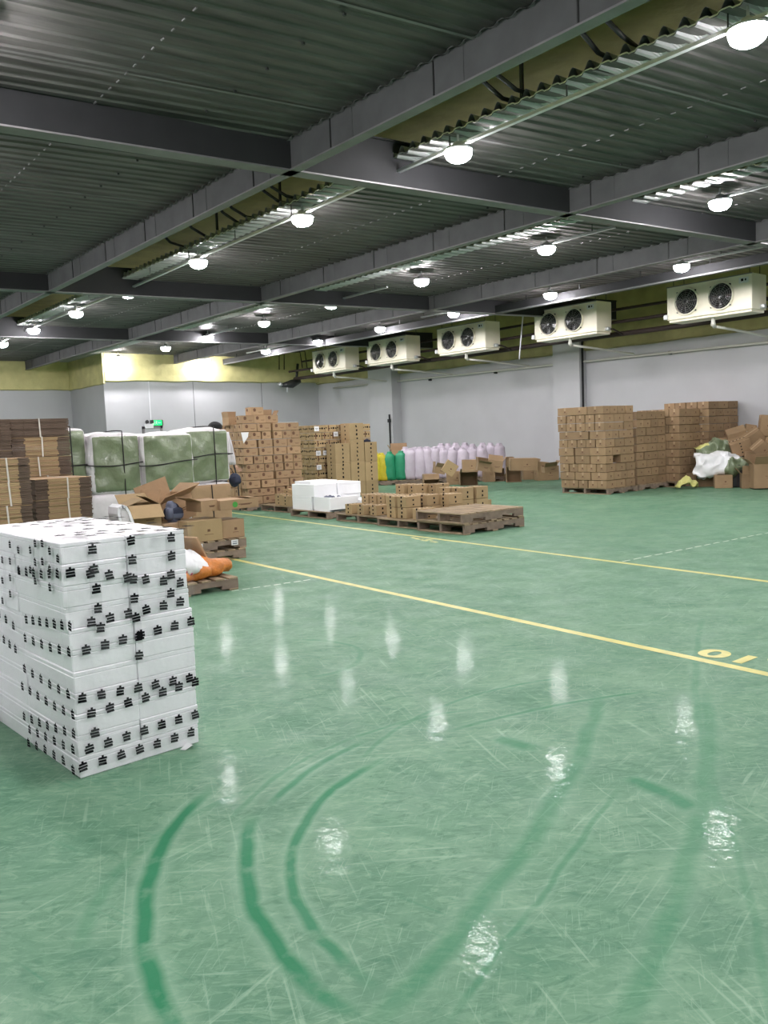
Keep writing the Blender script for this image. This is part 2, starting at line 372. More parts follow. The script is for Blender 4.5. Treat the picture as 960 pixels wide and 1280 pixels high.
# ---------------------------------------------------------------- deck, beams, girders
SK = -.125   # the deck ribs and beams run slightly askew to the walls
def skew(x, y, x0=5.): return y + SK*(x-x0)
def decking(name, label, xa, xb, ya, yb, seam=()):
    pitch = .178; prof = ((0, 0), (.30, 0), (.38, .014), (.46, .018), (.80, .018), (.88, .014), (.96, 0))
    vs = []; n = int((yb-ya)/pitch); xs = [xa, (xa+xb)/2, xb]
    pts = []
    for i in range(n):
        for u, z in prof: pts.append((ya+(i+u)*pitch, z))
    for y, z in pts:
        for x in xs: vs.append((x, skew(x, y), DZ+z))
    fs = []
    for i in range(len(pts)-1):
        for k in range(2): a = i*3+k; fs.append((a, a+1, a+4, a+3))
    b = MB(); b.add(vs, fs, M['deck'])
    # the cut ends curl into deep waves
    for x, e in ((xa, .28), (xb, -.05)):
        vs = []; N_ = n*10
        for q in range(N_+1):
            y = ya+q*pitch/10; z = .055*(1-math.cos(2*PI*q/10))
            for xx, k in ((x, 1), (x+e*.5, .9), (x+e, .15)): vs.append((xx, skew(xx, y), DZ-.012+z*k))
        b.add(vs, [(q*3+k, q*3+k+1, q*3+k+4, q*3+k+3) for q in range(N_) for k in range(2)], M['edge'])
    # thickness lip at the two cut ends
    for x, sx in ((xa, 1), (xb, -1)):
        for i in range(len(pts)-1):
            (y1, z1), (y2, z2) = pts[i], pts[i+1]
            b.quad((x, skew(x, y1), DZ+z1), (x, skew(x, y2), DZ+z2), (x+sx*.0, skew(x, y2), DZ+z2+.012), (x, skew(x, y1), DZ+z1+.012), M['tray'])
    # lap seams and screws
    for k in range(int((yb-ya)/1.78)+1):
        y = ya + k*1.78 + .03
        b.add([(xa, skew(xa, y), DZ-.006), (xb, skew(xb, y), DZ-.006), (xb, skew(xb, y+.035), DZ-.006), (xa, skew(xa, y+.035), DZ-.006)], [(0, 3, 2, 1)], M['flange'])
    for x in seam:
        for k in range(n):
            y = skew(x, ya+k*pitch+.03); b.box((x, y+.02, DZ-.006), (.010, .05, .01), M['flange'])
            if k % 3 == 0: b.box((x+.9, y+.02, DZ-.012), (.02, .02, .02), M['screw'])
    struct(b.build(name), label, 'metal deck')
G1, G2, G3 = 4.89, 8.85, 12.85
decking('ceiling_deck', 'corrugated metal deck left of the first girder', LX, G1-.02, -6, 32.2, (2.9, 0.3))
decking('ceiling_deck', 'corrugated metal deck between the first lamp row and the second girder', 6.12, G2, -6, 32, (7.6,))
decking('ceiling_deck', 'corrugated metal deck between the second lamp row and the third girder', 10.0, G3, -6, 32.2, (11.5,))
decking('ceiling_deck', 'corrugated metal deck between the third lamp row and the coolers', 13.7, 15.9, -6, 32.4, ())
def gbeam(x, label):
    b = MB(); y0, y1 = BY, WY2 if x < JX else WY
    m = (y0+y1)/2; L_ = y1-y0-.3
    b.box((x-.02, m, (DZ+.15+BZ)/2), (.02, L_, DZ+.15-BZ), M['girder'])
    b.box((x+.01, m, BZ), (.12, L_, .016), M['flange'])
    b.box((x+.01, m, DZ+.12), (.12, L_, .016), M['girder'])
    k = y0+1
    while k < y1-.5:
        b.box((x-.035, k, (DZ+BZ)/2+.02), (.012, .012, DZ-BZ), M['screw']); k += 1.46
        b.box((x-.032, k-.2, (DZ+BZ)/2), (.006, .3, DZ-BZ-.02), M['girder'])
    return struct(b.build('ceiling_girder'), label, 'girder')
gbeam(G1, 'grey steel girder nearest the camera side'); gbeam(G2, 'grey steel girder between the first and second lamp rows'); gbeam(G3, 'grey steel girder in front of the third lamp row')
def xbeam(pa, pb_, label):
    """dark cross beam through two places seen at its bottom edge"""
    A, B = fl(*pa, BZ), fl(*pb_, BZ); d = (B-A).normalized(); n = Vector((-d.y, d.x, 0))
    ta = (LX-A.x)/d.x; tb = ((WX-.35)-A.x)/d.x; P0 = A+d*ta; P1 = A+d*tb; c = (P0+P1)/2; L_ = (P1-P0).length; rz = math.atan2(d.y, d.x)
    b = MB()
    b.box((c.x, c.y, (DZ+.2+BZ)/2) , (L_, .018, DZ+.2-BZ), M['beam'], rz)
    q = c + n*.08
    b.box((q.x, q.y, BZ), (L_, .18, .016), M['flange'], rz)
    q = c + n*.05
    b.box((q.x, q.y, DZ+.18), (L_, .18, .016), M['beam'], rz)
    return struct(b.build('ceiling_beam'), label, 'beam')
xbeam((0, 156), (715, 267), 'wide dark cross beam nearest the camera')
xbeam((0, 361), (480, 385), 'second dark cross beam from the camera')
xbeam((45, 422), (385, 431), 'third dark cross beam near the back wall')
xbeam((90, -560), (960, -330), 'dark cross beam overhead behind the camera')
# strip rail in front of the coolers
b = MB(); b.box((14.75, (BY+WY)/2, 4.2), (.12, WY-BY-.6, .1), M['rail']); b.box((14.69, (BY+WY)/2, 4.26), (.012, WY-BY-.6, .16), M['beam'])
k = BY+1
while k < WY-1:
    b.box((14.75, k, 4.36), (.02, .02, .22), M['screw']); k += 1.5
struct(b.build('ceiling_rail'), 'galvanised rail in front of the coolers', 'rail')

# conduit trays of the lamp rows
row1 = [(935, 45), (573, 194), (378, 276), (248, 330), (160, 368), (95, 393), (42, 414), (3, 431)]
row2 = [(900, 256), (683, 313), (527, 353), (414, 382), (330, 405), (260, 423), (207, 436), (157, 446)]
row3 = [(852, 335), (688, 370), (567, 393), (475, 412), (397, 428), (332, 440), (272, 448)]
P1 = [fl(x, y, LZ-.06) for x, y in row1]; P2 = [fl(x, y, LZ-.06) for x, y in row2]; P3 = [fl(x, y, LZ-.06) for x, y in row3]
P1 = [Vector((P1[0].x, -2.8, 0)), Vector((P1[0].x, .25, 0)), *P1, Vector((P1[-1].x, 27.9, 0))]  # leading lamp, behind the camera, is added to brighten the foam pile's front
P2 = [Vector((P2[0].x, -3, 0)), Vector((P2[0].x, 0., 0)), Vector((P2[0].x, 3.0, 0)), *P2]  # its first lamp is likewise an unseen extra for the pile's front face
P3 = [Vector((P3[0].x, 2.8, 0)), Vector((P3[0].x, 5.85, 0)), *P3]  # first lamp, out of view, added for more light on the pile front
P2[-1].y = 27.08; P3[-1].y = 27.05
P0 = [Vector((1.62, y, 0)) for y in (-2.6, .5, 3.4, 6.35, 9.5, 12.6, 15.7, 18.8, 21.9)]
PL = [Vector((-2.6, y, 0)) for y in (-2.6, .5, 3.4, 6.4, 12.6)]  # unseen outer row; the lamp behind the camera is added to brighten the pile
def tray(pts, segs, label):
    b = MB()
    for ya, yb in segs:
        q = [Vector((p.x-.03, p.y, LZ+.02)) for p in pts if ya-.5 <= p.y <= yb+.5]
        q = [Vector((q[0].x, ya, LZ+.02))] + q + [Vector((q[-1].x, yb, LZ+.02))]
        for a, c in zip(q[:-1], q[1:]):
            if (c-a).length < .05: continue
            m_ = (a+c)/2; b.box(m_, (.045, (c-a).length+.01, .03), M['tray'], rz=-math.atan2(c.x-a.x, c.y-a.y))
        k = ya+.4
        while k < yb:
            b.box((q[0].x+.0, k, LZ+.08), (.01, .01, .13), M['screw']); k += 1.5
    tag(b.build('cable_conduit'), label, 'conduit')
tray(P1, [(0, 27)], 'long bright conduit carrying the nearest row of lamps')
tray(P2, [(3.0, 5.8), (7.6, 9.2), (13, 15), (19.5, 22)], 'broken pale conduit above the middle row of lamps')
tray(P3, [(6, 8.8), (14, 16), (22, 25)], 'short pale conduit above the far row of lamps')
tray(P0, [(-2, 21.5)], 'conduit above the row of lamps out of view at left')

# lamp: housing + glowing lens
def make_lamp():
    r = empty('ceiling_lamp', (0, 0, 0))
    b = MB(); b.lathe([(.03, .07), (.05, .06), (.07, .02), (.145, .0), (.15, -.02), (.138, -.02)], M['housing'], 24); b.build('housing', r, True)
    b = MB(); b.lathe([(.137, -.016), (.138, -.05), (.122, -.09), (.085, -.118), (.04, -.13), (.001, -.132)], M['lamp'], 24); b.build('lens', r, True)
    b = MB(); b.tube([(0, 0, .06), (0, 0, .15)], .012, M['tray']); b.build('stem', r)
    return reg(r)
lamp = make_lamp(); first = True
for rn, pts, gname in (('nearest row', P1, 'lamps in the nearest row'), ('middle row', P2, 'lamps in the middle row'), ('far row by the coolers', P3, 'lamps in the far row'), ('row out of view at left', P0, 'lamps left of view'), ('outer left row', PL, 'lamps left of view')):
    inview = 0
    for i, p in enumerate(pts):
        o = lamp if first else tree(lamp); first = False
        o.location = (p.x, p.y, LZ-.0)
        vis = {'nearest row': 2, 'middle row': 3, 'far row by the coolers': 2}.get(rn, 99)
        if i >= vis and not (rn == 'nearest row' and i == len(pts)-1):
            inview += 1; lab = 'glowing round ceiling lamp, %s from the right in the %s' % (ORD[inview], rn)
        else: lab = 'round ceiling lamp outside the view, %s in the %s' % (ORD[i+1], rn)
        tag(o, lab, 'lamp', gname)

# hoses sagging in the roof gap
H_ = [((755, 22), (778, 45), (805, 66)), ((725, 38), (748, 66), (780, 82)), ((620, 92), (645, 112), (675, 121)), ((602, 100), (628, 123), (657, 131)),
      ((340, 234), (358, 245), (378, 250)), ((330, 239), (347, 251), (368, 257)), ((290, 260), (308, 271), (332, 275)), ((279, 266), (297, 278), (320, 281)), ((240, 285), (260, 297), (280, 300)),
      ((213, 303), (232, 309), (250, 312))]
for i, pts in enumerate(H_):
    b = MB(); zz = (4.75, 4.6, 4.62); q = [fl(*p_, z) for p_, z in zip(pts, zz)]
    a = q[0] + Vector((-.25, .05, .25)); c = q[2] + Vector((.35, 0, .02))
    cp = []
    allp = [a]+q+[c]
    for j in range(len(allp)-1):
        for t in (0, .5): cp.append(allp[j].lerp(allp[j+1], t))
    cp.append(c); b.tube(cp, .022, M['blackm'], 6)
    tag(b.build('black_hose', smooth=True), 'black hose sagging across the roof gap, %s from the right' % ORD[i+1], 'hose', 'hoses in the roof gap')
for i, (px, py) in enumerate(((652, 100), (350, 243), (271, 277))):
    p_ = fl(px, py, 4.75); b = MB(); b.box((p_.x, p_.y, 4.8), (.03, .03, .5), M['screw']); b.box((p_.x, p_.y, 5.0), (.09, .09, .06), M['screw'])
    tag(b.build('hanger_rod'), ('threaded hanger rod in the roof gap near the brightest lamps', 'threaded hanger rod above the third lamp of the nearest row', 'smaller hanger rod left of the third lamp')[i], 'hanger rod', 'hanger rods')

# ---------------------------------------------------------------- coolers
def make_cooler():
    W, D, H = 1.88, .57, .72
    r = empty('evaporator_cooler', (0, 0, 0))     # origin: bottom of the front face, near (right) end; +Y runs to the far end, front faces -X
    b = MB(); b.box((D/2, W/2, H/2+.05), (D, W, H-.02), M['acw'], b=.012)
    b.box((D/2+.01, W/2, .035), (D-.06, W-.06, .05), M['acw'], b=.008)
    b.box((-.004, W/2, H+.032), (.02, W, .02), M['flange'])
    b.build('casing', r)
    b = MB(); b.box((-.03, W+.01, .13), (.06, .08, .1), M['white'], b=.01); b.build('junction_box', r)
    b = MB(); b.box((-.002, .17, H-.08), (.006, .2, .11), M['paper']); b.box((-.006, .2, H-.075), (.004, .05, .05), M['black']); b.box((-.006, .13, H-.075), (.004, .03, .04), M['black'])
    b.build('rating_plate', r)
    for fy in (.65, 1.41):
        R_ = Matrix.Rotation(-PI/2, 3, 'Y')
        c = (0, fy, H/2+.04)
        b = MB(); b.lathe([(.275, .0), (.285, .035), (.27, .05), (.255, .04), (.25, .0)], M['acw'], 36, c, R_, False)
        b.lathe([(.25, .004), (.001, .004)], M['acd'], 36, c, R_, False)
        fr = b.build('fan_ring', r, True)
        b = MB()
        for rr in (.06, .1, .14, .18, .22, .252):
            zz = .075 - .035*(rr/.25)**2
            b.tube([Vector(c)+Vector((-zz, rr*math.cos(t*PI/14), rr*math.sin(t*PI/14))) for t in range(29)], .0028, M['fang'], 4, False)
        for k in range(12):
            a = k*PI/6
            b.tube([Vector(c)+Vector((-(.075-.035*(rr/.25)**2), rr*math.cos(a), rr*math.sin(a))) for rr in (.03, .1, .18, .252)]+[Vector(c)+Vector((-.01, .275*math.cos(a), .275*math.sin(a)))], .0028, M['fang'], 4, False)
        for k in range(4):
            a = k*PI/2+PI/4; b.box(Vector(c)+Vector((-.02, .287*math.cos(a), .287*math.sin(a))), (.03, .03, .03), M['acd'])
        b.build('fan_guard', fr)
        b = MB(); b.lathe([(.07, .01), (.07, .05), (.05, .06), (.001, .062)], M['acd'], 20, c, R_, False)
        for k in range(5):
            a0 = k*2*PI/5
            vs = []
            for rr, da, dz in ((.06, 0, .045), (.24, .05, .05), (.24, .75, .015), (.06, .8, .01)):
                vs.append(Vector(c)+Vector((-dz, rr*math.cos(a0+da), rr*math.sin(a0+da))))
            b.add(vs, [(0, 1, 2, 3)], M['acd'])
        b.build('fan_blade', fr)
    b = MB(); b.tube([(.2, W*.55-.1, .04), (.2, W*.55-.1, -.13), (.26, W*.55-.1, -.17)], .04, M['pvc'], 12); b.tube([(.2, W*.55-.1, -.09), (.2, W*.55-.1, -.15)], .048, M['pvc'], 12)
    b.build('drain_elbow', r, True)
    for y in (.1, W-.1):
        b = MB(); b.tube([(.1, y, H+.04), (.1, y, H+.5)], .008, M['screw']); b.tube([(.5, y, H+.04), (.5, y, H+.5)], .008, M['screw']); b.build('hanger', r)
    b = MB(); b.box((D*.6, -.05, .12), (.1, .1, .08), M['tray'], b=.01); b.tube([(D*.6, -.05, .12), (D*.6+.2, -.07, .12), (D*.6+.55, -.07, .02)], .022, M['dpipe']); b.build('refrigerant_valve', r, True)
    return reg(r)
AX = 16.2
cool = make_cooler()
cl = ['cream twin fan cooler nearest the camera, above the carton heap', 'cream twin fan cooler, second from the right', 'cream twin fan cooler, middle one of the five', 'cream twin fan cooler, second from the left', 'cream twin fan cooler at the far left end of the row']
for i, (xr, yb, xl) in enumerate(((940, 391, 833), (746, 418, 669), (607, 434, 546), (508, 450, 460), (432, 461, 391))):
    pr = at(xr, yb, 0, AX); z = 3.55
    o = cool if i == 0 else tree(cool)
    o.location = (AX, pr.y, z); tag(o, cl[i], 'cooler', 'coolers hung along the right wall')
    # drain pipe running to the wall
    y = pr.y + 1.88*.55-.1
    b = MB(); b.tube([(AX+.24, y, z-.16), (AX+1, y, z-.19), (WX-.12, y-.05, z-.3), (WX-.1, y-.05, 3.24)], .028, M['pvc'], 10)
    tag(b.build('drain_pipe', smooth=True), 'pale drain pipe running from the %s cooler to the wall' % ('nearest', 'second', 'middle', 'fourth', 'farthest')[i], 'pipe', 'cooler drain pipes')
b = MB(); b.tube([(WX-.12, 2, 3.12), (WX-.12, 12, 3.18), (WX-.12, 22, 3.24), (WX-.12, 26.5, 3.26)], .03, M['pvc'], 10)
for y in range(3, 27, 3): b.box((WX-.06, y, 3.18), (.12, .04, .08), M['beam'])
tag(b.build('wall_pipe', smooth=True), 'long pale pipe running level along the right wall', 'pipe')
for nm, x, z, r_, ya, yb, lab in (('insulated_pipe', 17.2, 3.6, .06, 2, 26.6, 'thick dark insulated pipe running behind the coolers'), ('insulated_pipe', 16.98, 3.86, .04, 2, 26.6, 'thinner dark pipe running above the thick insulated pipe'), ('insulated_pipe', 17.3, 4.2, .035, 2, 26.2, 'dark pipe running highest behind the coolers')):
    b = MB(); b.tube([(x, y, z+.01*math.sin(y)) for y in [ya+(yb-ya)*k/16 for k in range(17)]], r_, M['dpipe'], 10)
    tag(b.build(nm, smooth=True), lab, 'pipe', 'refrigerant pipes')
# pipe loop and valve cluster by the back wall
b = MB(); q = [at(x, y, 1, WY-.4) for x, y in ((349, 462), (349, 441), (375, 440), (378, 460))]
b.tube(q, .022, M['dpipe'], 8); q = [p_+Vector((.22, 0, 0)) for p_ in q]; b.tube([q[0], q[1]+Vector((0,0,.04)), q[2]+Vector((0,0,.04)), q[3]], .022, M['dpipe'], 8)
tag(b.build('pipe_loop'), 'thin brown pipe loop on the yellow foam beside the farthest cooler', 'pipe')
c = at(362, 480, 1, 26.6); b = MB(); b.tube([c+Vector((-.35, 0, -.05)), c+Vector((.1, 0, .0)), c+Vector((.45, 0, .12))], [.06, .16, .09], M['blackm'], 10)
b.tube([c+Vector((-.35, 0, -.05)), c+Vector((-.45, 0, .02))], .07, M['tray'], 10); b.tube([c+Vector((.3, 0, .1)), c+Vector((.4, 0, .75))], .05, M['blackm'], 8); b.tube([c+Vector((-.1,0,0)), c+Vector((-.12,0,-.3))], .03, M['tray'], 8)
b.tube([c+Vector((.4, 0, .1)), (17.2, 26.6, 3.6)], .05, M['dpipe'], 8)
tag(b.build('pipe_valve', smooth=True), 'dark valve cluster at the end of the pipes by the back wall', 'valve')
c = at(657, 410, 0, 16.8); d = at(649, 449, 0, 16.8)
b = MB(); b.tube([(c.x, c.y, 4.9), d], .018, M['tray'], 6); tag(b.build('hanging_rod'), 'thin pale rod hanging between the second and middle coolers', 'rod')
c = at(487, 520, 0, 18.58)
b = MB(); b.tube([(18.57, c.y, 0), (18.57, c.y, at(487, 518, 0, 18.57).z)], .03, M['beam'], 8); z_ = at(486, 526, 0, 18.57).z; b.box((18.55, c.y, z_), (.05, .14, .12), M['beam'], b=.008)
tag(b.build('wall_conduit', smooth=False), 'thin grey conduit with a switch box on the pillar by the sacks', 'conduit')
yq = at(728, 480, 0, 18.9).y
b = MB(); b.tube([(18.85, yq-.03, .1), (18.85, yq-.03, 3.9)], .05, M['beam'], 10); tag(b.build('wall_duct', smooth=True), 'upright dark grey pipe beside the pillar left of the carton stacks', 'pipe')

# exit sign and emergency lamp
p = at(196, 528.5, 1, WY-.06)
b = MB(); b.box((p.x, WY-.04, p.z), (.46, .06, .2), M['blackm'], b=.01); ex = b.build('exit_sign')
b = MB(); y = WY-.078
b.box((p.x, WY-.073, p.z), (.36, .006, .17), M['exitg']); b.build('lit_panel', ex)
b = MB()
def fig(x, z, w, h, r=0): b.box((p.x+x, y, p.z+z), (w, .006, h), M['white'], mt=Matrix.Rotation(r, 4, 'Y'))
fig(-.02, .055, .025, .025); fig(-.02, .015, .028, .06, .3); fig(.0, -.035, .016, .06, -.6); fig(-.045, -.035, .016, .06, .7); fig(.02, .02, .05, .012, .3); fig(-.055, .015, .04, .012, -.5)
fig(.1, 0, .08, .014); fig(.07, .012, .035, .012, -.75); fig(.07, -.012, .035, .012, .75); fig(-.12, 0, .05, .12)
b.build('running_figure', ex)
tag(ex, 'small green lit exit sign above the door on the back wall', 'exit sign')
p = at(186, 528, 1, WY-.05); er = empty('emergency_light', (p.x, WY-.05, p.z-.1)); tag(er, 'white emergency light with two small heads left of the exit sign', 'emergency light')
b = MB(); b.box((0, 0, -.03), (.3, .08, .16), M['white'], b=.01); b.build('battery_box', er)
for sx in (-.09, .09):
    b = MB(); b.lathe([(.02, 0), (.06, .03), (.062, .07), (.001, .075)], M['blackm'], 14, (sx, -.02, .12), Matrix.Rotation(PI/2, 3, 'X')); b.box((sx, 0, .07), (.02, .02, .08), M['blackm']); b.build('lamp_head', er)

# ---------------------------------------------------------------- floor markings
def strip(name, pts, w, m, label):
    b = MB(); q = [Vector(p_) for p_ in pts]; n0 = []
    for i in range(len(q)-1):
        d = (q[i+1]-q[i]).normalized(); n = Vector((-d.y, d.x, 0))*w/2; z = Vector((0, 0, .0015))
        b.quad(q[i]-n+z, q[i+1]-n+z, q[i+1]+n+z, q[i]+n+z, m)
    o = b.build(name); o['kind'] = 'structure'; tag(o, label, 'floor marking'); return o
def lf(a, b_, e0, e1, n=24):
    A, B = fl(*a), fl(*b_); return [A.lerp(B, e0+(e1-e0)*i/n) for i in range(n+1)]
strip('floor_line', lf((310, 703), (960, 843), -.25, 1.9), .072, M['line'], 'near yellow line painted across the green floor')
strip('floor_line', lf((322, 645), (960, 727), -.9, 1.8), .072, M['line'], 'far yellow line in front of the loaded pallets')
def dashes(a, b_, n, lab):
    A, B = fl(*a), fl(*b_); d = (B-A); b = MB(); u = d.normalized(); v = Vector((-u.y, u.x, 0))
    for i in range(n):
        s_ = A+d*(i/n); e = A+d*((i+.68)/n); k = v*.012; z = Vector((0, 0, .0014)); j = v*.008*random.uniform(-1, 1)
        b.quad(s_-k+z+j, e-k+z+j, e+k+z+j, s_+k+z+j, M['wline'])
    o = b.build('floor_dashes'); o['kind'] = 'structure'; tag(o, lab, 'floor marking')
dashes((778, 702), (975, 663), 17, 'thin white dashed line right of the far yellow line')
dashes((290, 739), (391, 724), 8, 'thin white dashed line left of the near yellow line')
cu = bpy.data.curves.new('painted_code', 'FONT'); cu.body = 'A10'; cu.size = .36; cu.space_character = 1.08; cu.offset = .012; cu.extrude = .0005
to = bpy.data.objects.new('painted_code', cu); COL.objects.link(to)
A = fl(872, 817); B = fl(960, 833)
bpy.context.view_layer.update(); wd = to.dimensions.x
# reads from the far side of the hall: runs along +Y with its top towards the line
far, near = fl(889, 811.2), fl(889, 822.5)
to.rotation_euler = (0, 0, PI/2)
hx = (far.x-near.x)/(.36*.72)
to.scale = (.66/wd, hx, 1)
to.location = (far.x, A.y-.66+.035, .002)
to.data.materials.append(M['line']); to['kind'] = 'structure'; tag(to, 'yellow painted A10 upside down beside the near yellow line', 'floor marking')
b = MB()
for i in range(9):
    p = fl(516+i*3.6, 672.5+i*.55+random.uniform(-1, 1.2)); b.box((p.x, p.y, .0012), (.05, random.uniform(.06, .12), .001), M['line'], rz=random.uniform(-.4, .4))
o = b.build('worn_marking'); o['kind'] = 'structure'; tag(o, 'worn yellow paint patch beside the far yellow line', 'floor marking')
# ================================================================ GOODS
# ---------------------------------------------------------------- pallets
def make_pallet(L_=1.1, W=1.1, H=.125):
    """stringers run along X, boards along Y"""
    r = empty('wooden_pallet', (0, 0, 0))
    b = MB(); n = 8; w = .098
    for i in range(n):
        x = -L_/2+w/2+(L_-w)*i/(n-1); b.box((x, random.uniform(-.004, .004), H-.009), (w, W, .018), M['wood'], rz=random.uniform(-.006, .006), b=.003)
    b.build('top_deck', r)
    for y in (-W/2+.025, 0, W/2-.025):
        b = MB()
        # stringer with two fork notches
        for xa, xb, z0 in ((-L_/2, -L_*.34, .018), (-L_*.34, -L_*.14, .055), (-L_*.14, L_*.14, .018), (L_*.14, L_*.34, .055), (L_*.34, L_/2, .018)):
            b.box(((xa+xb)/2, y, (z0+H-.018)/2), (xb-xa, .045, H-.018-z0), M['woodend'])
        b.build('stringer', r)
    for x in (-L_/2+.05, 0, L_/2-.05):
        b = MB(); b.box((x, 0, .009), (.1, W, .018), M['wood'], b=.003); b.build('bottom_board', r)
    return reg(r)
palproto = make_pallet(); pal_used = [False]
def pallet(x, y, z, rz, label, sx=1, sy=1, group='wooden pallets'):
    o = tree(palproto) if pal_used[0] else palproto; pal_used[0] = True
    o.location = (x, y, z); o.rotation_euler = (0, 0, rz); o.scale = (sx, sy, 1); return tag(o, label, 'pallet', group)

# ---------------------------------------------------------------- cartons
def carton_mesh(name, l, w, h, m, style):
    """l along X (front faces -Y), w along Y; origin at bottom centre"""
    b = MB(); b.box((0, 0, h/2), (l-.004, w-.004, h-.003), M[m], b=.005)
    e = .0012
    b.box((0, 0, h-.0008), (l-.02, .003, .002), M['cardedge'])                       # flap seam
    b.box((0, 0, h), (l-.004, .045, .0012), M['ctape'])
    for s in (-1, 1): b.box((s*(l/2-.001), 0, h-.035), (.0016, .045, .07), M['ctape'])
    if style == 'stamp':
        b.lathe([(.034, 0), (.034, .0015)], M['printd'], 10, (-l*.22, -w/2+.001, h*.66), Matrix.Rotation(PI/2, 3, 'X'))
        b.box((-l*.22, -w/2+.0005, h*.66-.03), (.05, .0015, .008), M['printd'])
        b.lathe([(.03, 0), (.03, .0015)], M['printd'], 10, (-l/2+.001, w*.15, h*.66), Matrix.Rotation(-PI/2, 3, 'Y'))
        b.box((l*.2, -w/2+.0005, h*.4), (l*.3, .0015, .006), M['printd']); b.box((l*.2, -w/2+.0005, h*.3), (l*.22, .0015, .005), M['printd'])
    if style == 'plain':
        b.box((l*.1, -w/2+.0005, h*.5), (.035, .0015, .03), M['printd']); b.box((-l/2+.0005, 0, h*.45), (.0015, .035, .03), M['printd'])
        b.box((l*.1, -w/2+.0005, h*.32), (l*.25, .0015, .005), M['printd']); b.box((-l/2+.0005, 0, h*.27), (.0015, w*.3, .005), M['printd'])
    if style == 'banded':
        r = random.Random(name); k = -l/2+.03
        while k < l/2-.01:
            b.box((k, -w/2-.0002, h*.55+r.uniform(-.01, .01)), (r.uniform(.025, .05), .002, r.uniform(.025, .045)), M['black']); k += r.uniform(.06, .085)
        k = -w/2+.03
        while k < w/2-.01:
            b.box((-l/2-.0002, k, h*.55+r.uniform(-.01, .01)), (.002, r.uniform(.025, .05), r.uniform(.03, .045)), M['black']); k += r.uniform(.055, .08)
        b.box((-l*.2, -w/2-.0002, h*.55), (.03, .002, h*.8), M['printd'])
    if style in ('taped', 'tall'):
        # dark printed tape: broken black blots over top and down both long and short sides
        r = random.Random(name)
        if style == 'taped':
            k = -l/2+.03
            while k < l/2-.01:
                b.box((k, r.uniform(-.01, .01), h+.0014), (r.uniform(.02, .035), .035, .0012), M['black'], rz=r.uniform(-.3, .3)); k += .075
            z = h*.2
            while z < h-.01:
                for s in (-1, 1): b.box((s*(l/2+.0002), r.uniform(-.008, .008), z), (.002, .03, r.uniform(.02, .04)), M['black'])
                z += .062
            z = h*.25
            while z < h-.01:
                b.box((r.uniform(-.006, .006), -w/2-.0002, z), (.028, .002, r.uniform(.02, .035)), M['black']); z += .07
        else:
            z = .04
            while z < h-.02:
                b.box((r.uniform(-.012, .012), -w/2-.0002, z), (r.uniform(.025, .045), .002, r.uniform(.03, .055)), M['black'], mt=Matrix.Rotation(r.uniform(-.4, .4), 4, 'Y'))
                b.box((-l/2-.0002, r.uniform(-.01, .01), z), (.002, .035, .035), M['black']); z += .095
    return b.mesh(name)
cache = {}
def carton(kind, l, w, h, m, style, loc, rz, label, group, rot=None, name=None):
    k = (round(l, 2), round(w, 2), round(h, 3), m, style)
    if k not in cache: cache[k] = carton_mesh('carton_%d' % len(cache), l, w, h, m, style)
    o = link(name or kind, cache[k], None, loc, rz)
    if rot: o.rotation_euler = rot
    return tag(o, label, 'box', group)
def layer(W, D, kind, a, c):
    """rectangles (x0,x1,y0,y1,i,j,ni,nj) filling W x D"""
    bx, by = (a, c) if kind == 0 else (c, a)
    ni, nj = max(1, round(W/bx)), max(1, round(D/by)); out = []
    for i in range(ni):
        for j in range(nj): out.append((W*i/ni, W*(i+1)/ni, D*j/nj, D*(j+1)/nj, i, j, ni, nj))
    return out
def stack(ox, oy, oz, rz, W, D, nl, h, a, c, kindname, m, style, what, where, group, types=None, skip=(), jit=.012, lean=(0, 0), front_only=False, left_word='left side', skipf=None):
    R_ = Matrix.Rotation(rz, 3, 'Z')
    for L_ in range(nl):
        ty = types[L_ % len(types)] if types else L_ % 2
        for (x0, x1, y0, y1, i, j, ni, nj) in layer(W, D, ty, a, c):
            top = L_ == nl-1
            if j and (i or front_only) and not top: continue
            if skipf and skipf(L_, i, j, ni, nj): continue
            dx = random.uniform(-jit, jit) + lean[0]*L_; dy = random.uniform(-jit, jit*.6) + lean[1]*L_
            p = R_ @ Vector(((x0+x1)/2+dx, (y0+y1)/2+dy, 0))
            if j == 0: pos = '%s from left' % ORD[i+1]
            elif i == 0: pos = '%s back on the %s' % (ORD[j+1], left_word)
            else: pos = '%s from left, %s row back' % (ORD[i+1], ORD[j+1])
            lab = '%s, %s, %s, %s' % (what, 'top layer' if top else ORD[L_+1]+' layer up', pos, where)
            carton(kindname, x1-x0-.014, y1-y0-.012, h-.006, m, style, (ox+p.x, oy+p.y, oz+L_*h), rz+random.uniform(-.02, .02), lab, group)

# stack of stamped cartons (left of centre)
pallet(8.98, 15.3, 0, .0, 'pallet under the tall stack of stamped cartons', 1.25, .95)
stack(8.3, 14.78, .125, -.03, 1.34, 1.1, 10, .163, .31, .225, 'stamped_carton', 'card', 'stamp', 'stamped carton', 'tall loose stack', 'stamped cartons in the tall loose stack', jit=.024, lean=(-.004, 0), types=(0, 1, 0, 0, 1, 1, 0))
zt = .125+1.63
for i, x in enumerate((8.42, 8.70, 8.98)):
    carton('stamped_carton', .29, .225, .162, 'card', 'stamp', (x, 14.92, zt), random.uniform(-.03, .03), 'stamped carton on the short top row, %s from left, tall loose stack' % ORD[i+1], 'stamped cartons in the tall loose stack')
carton('stamped_carton', .3, .22, .162, 'card', 'stamp', (8.66, 14.95, zt+.163), .06, 'single stamped carton at the very top of the tall loose stack', 'stamped cartons in the tall loose stack')
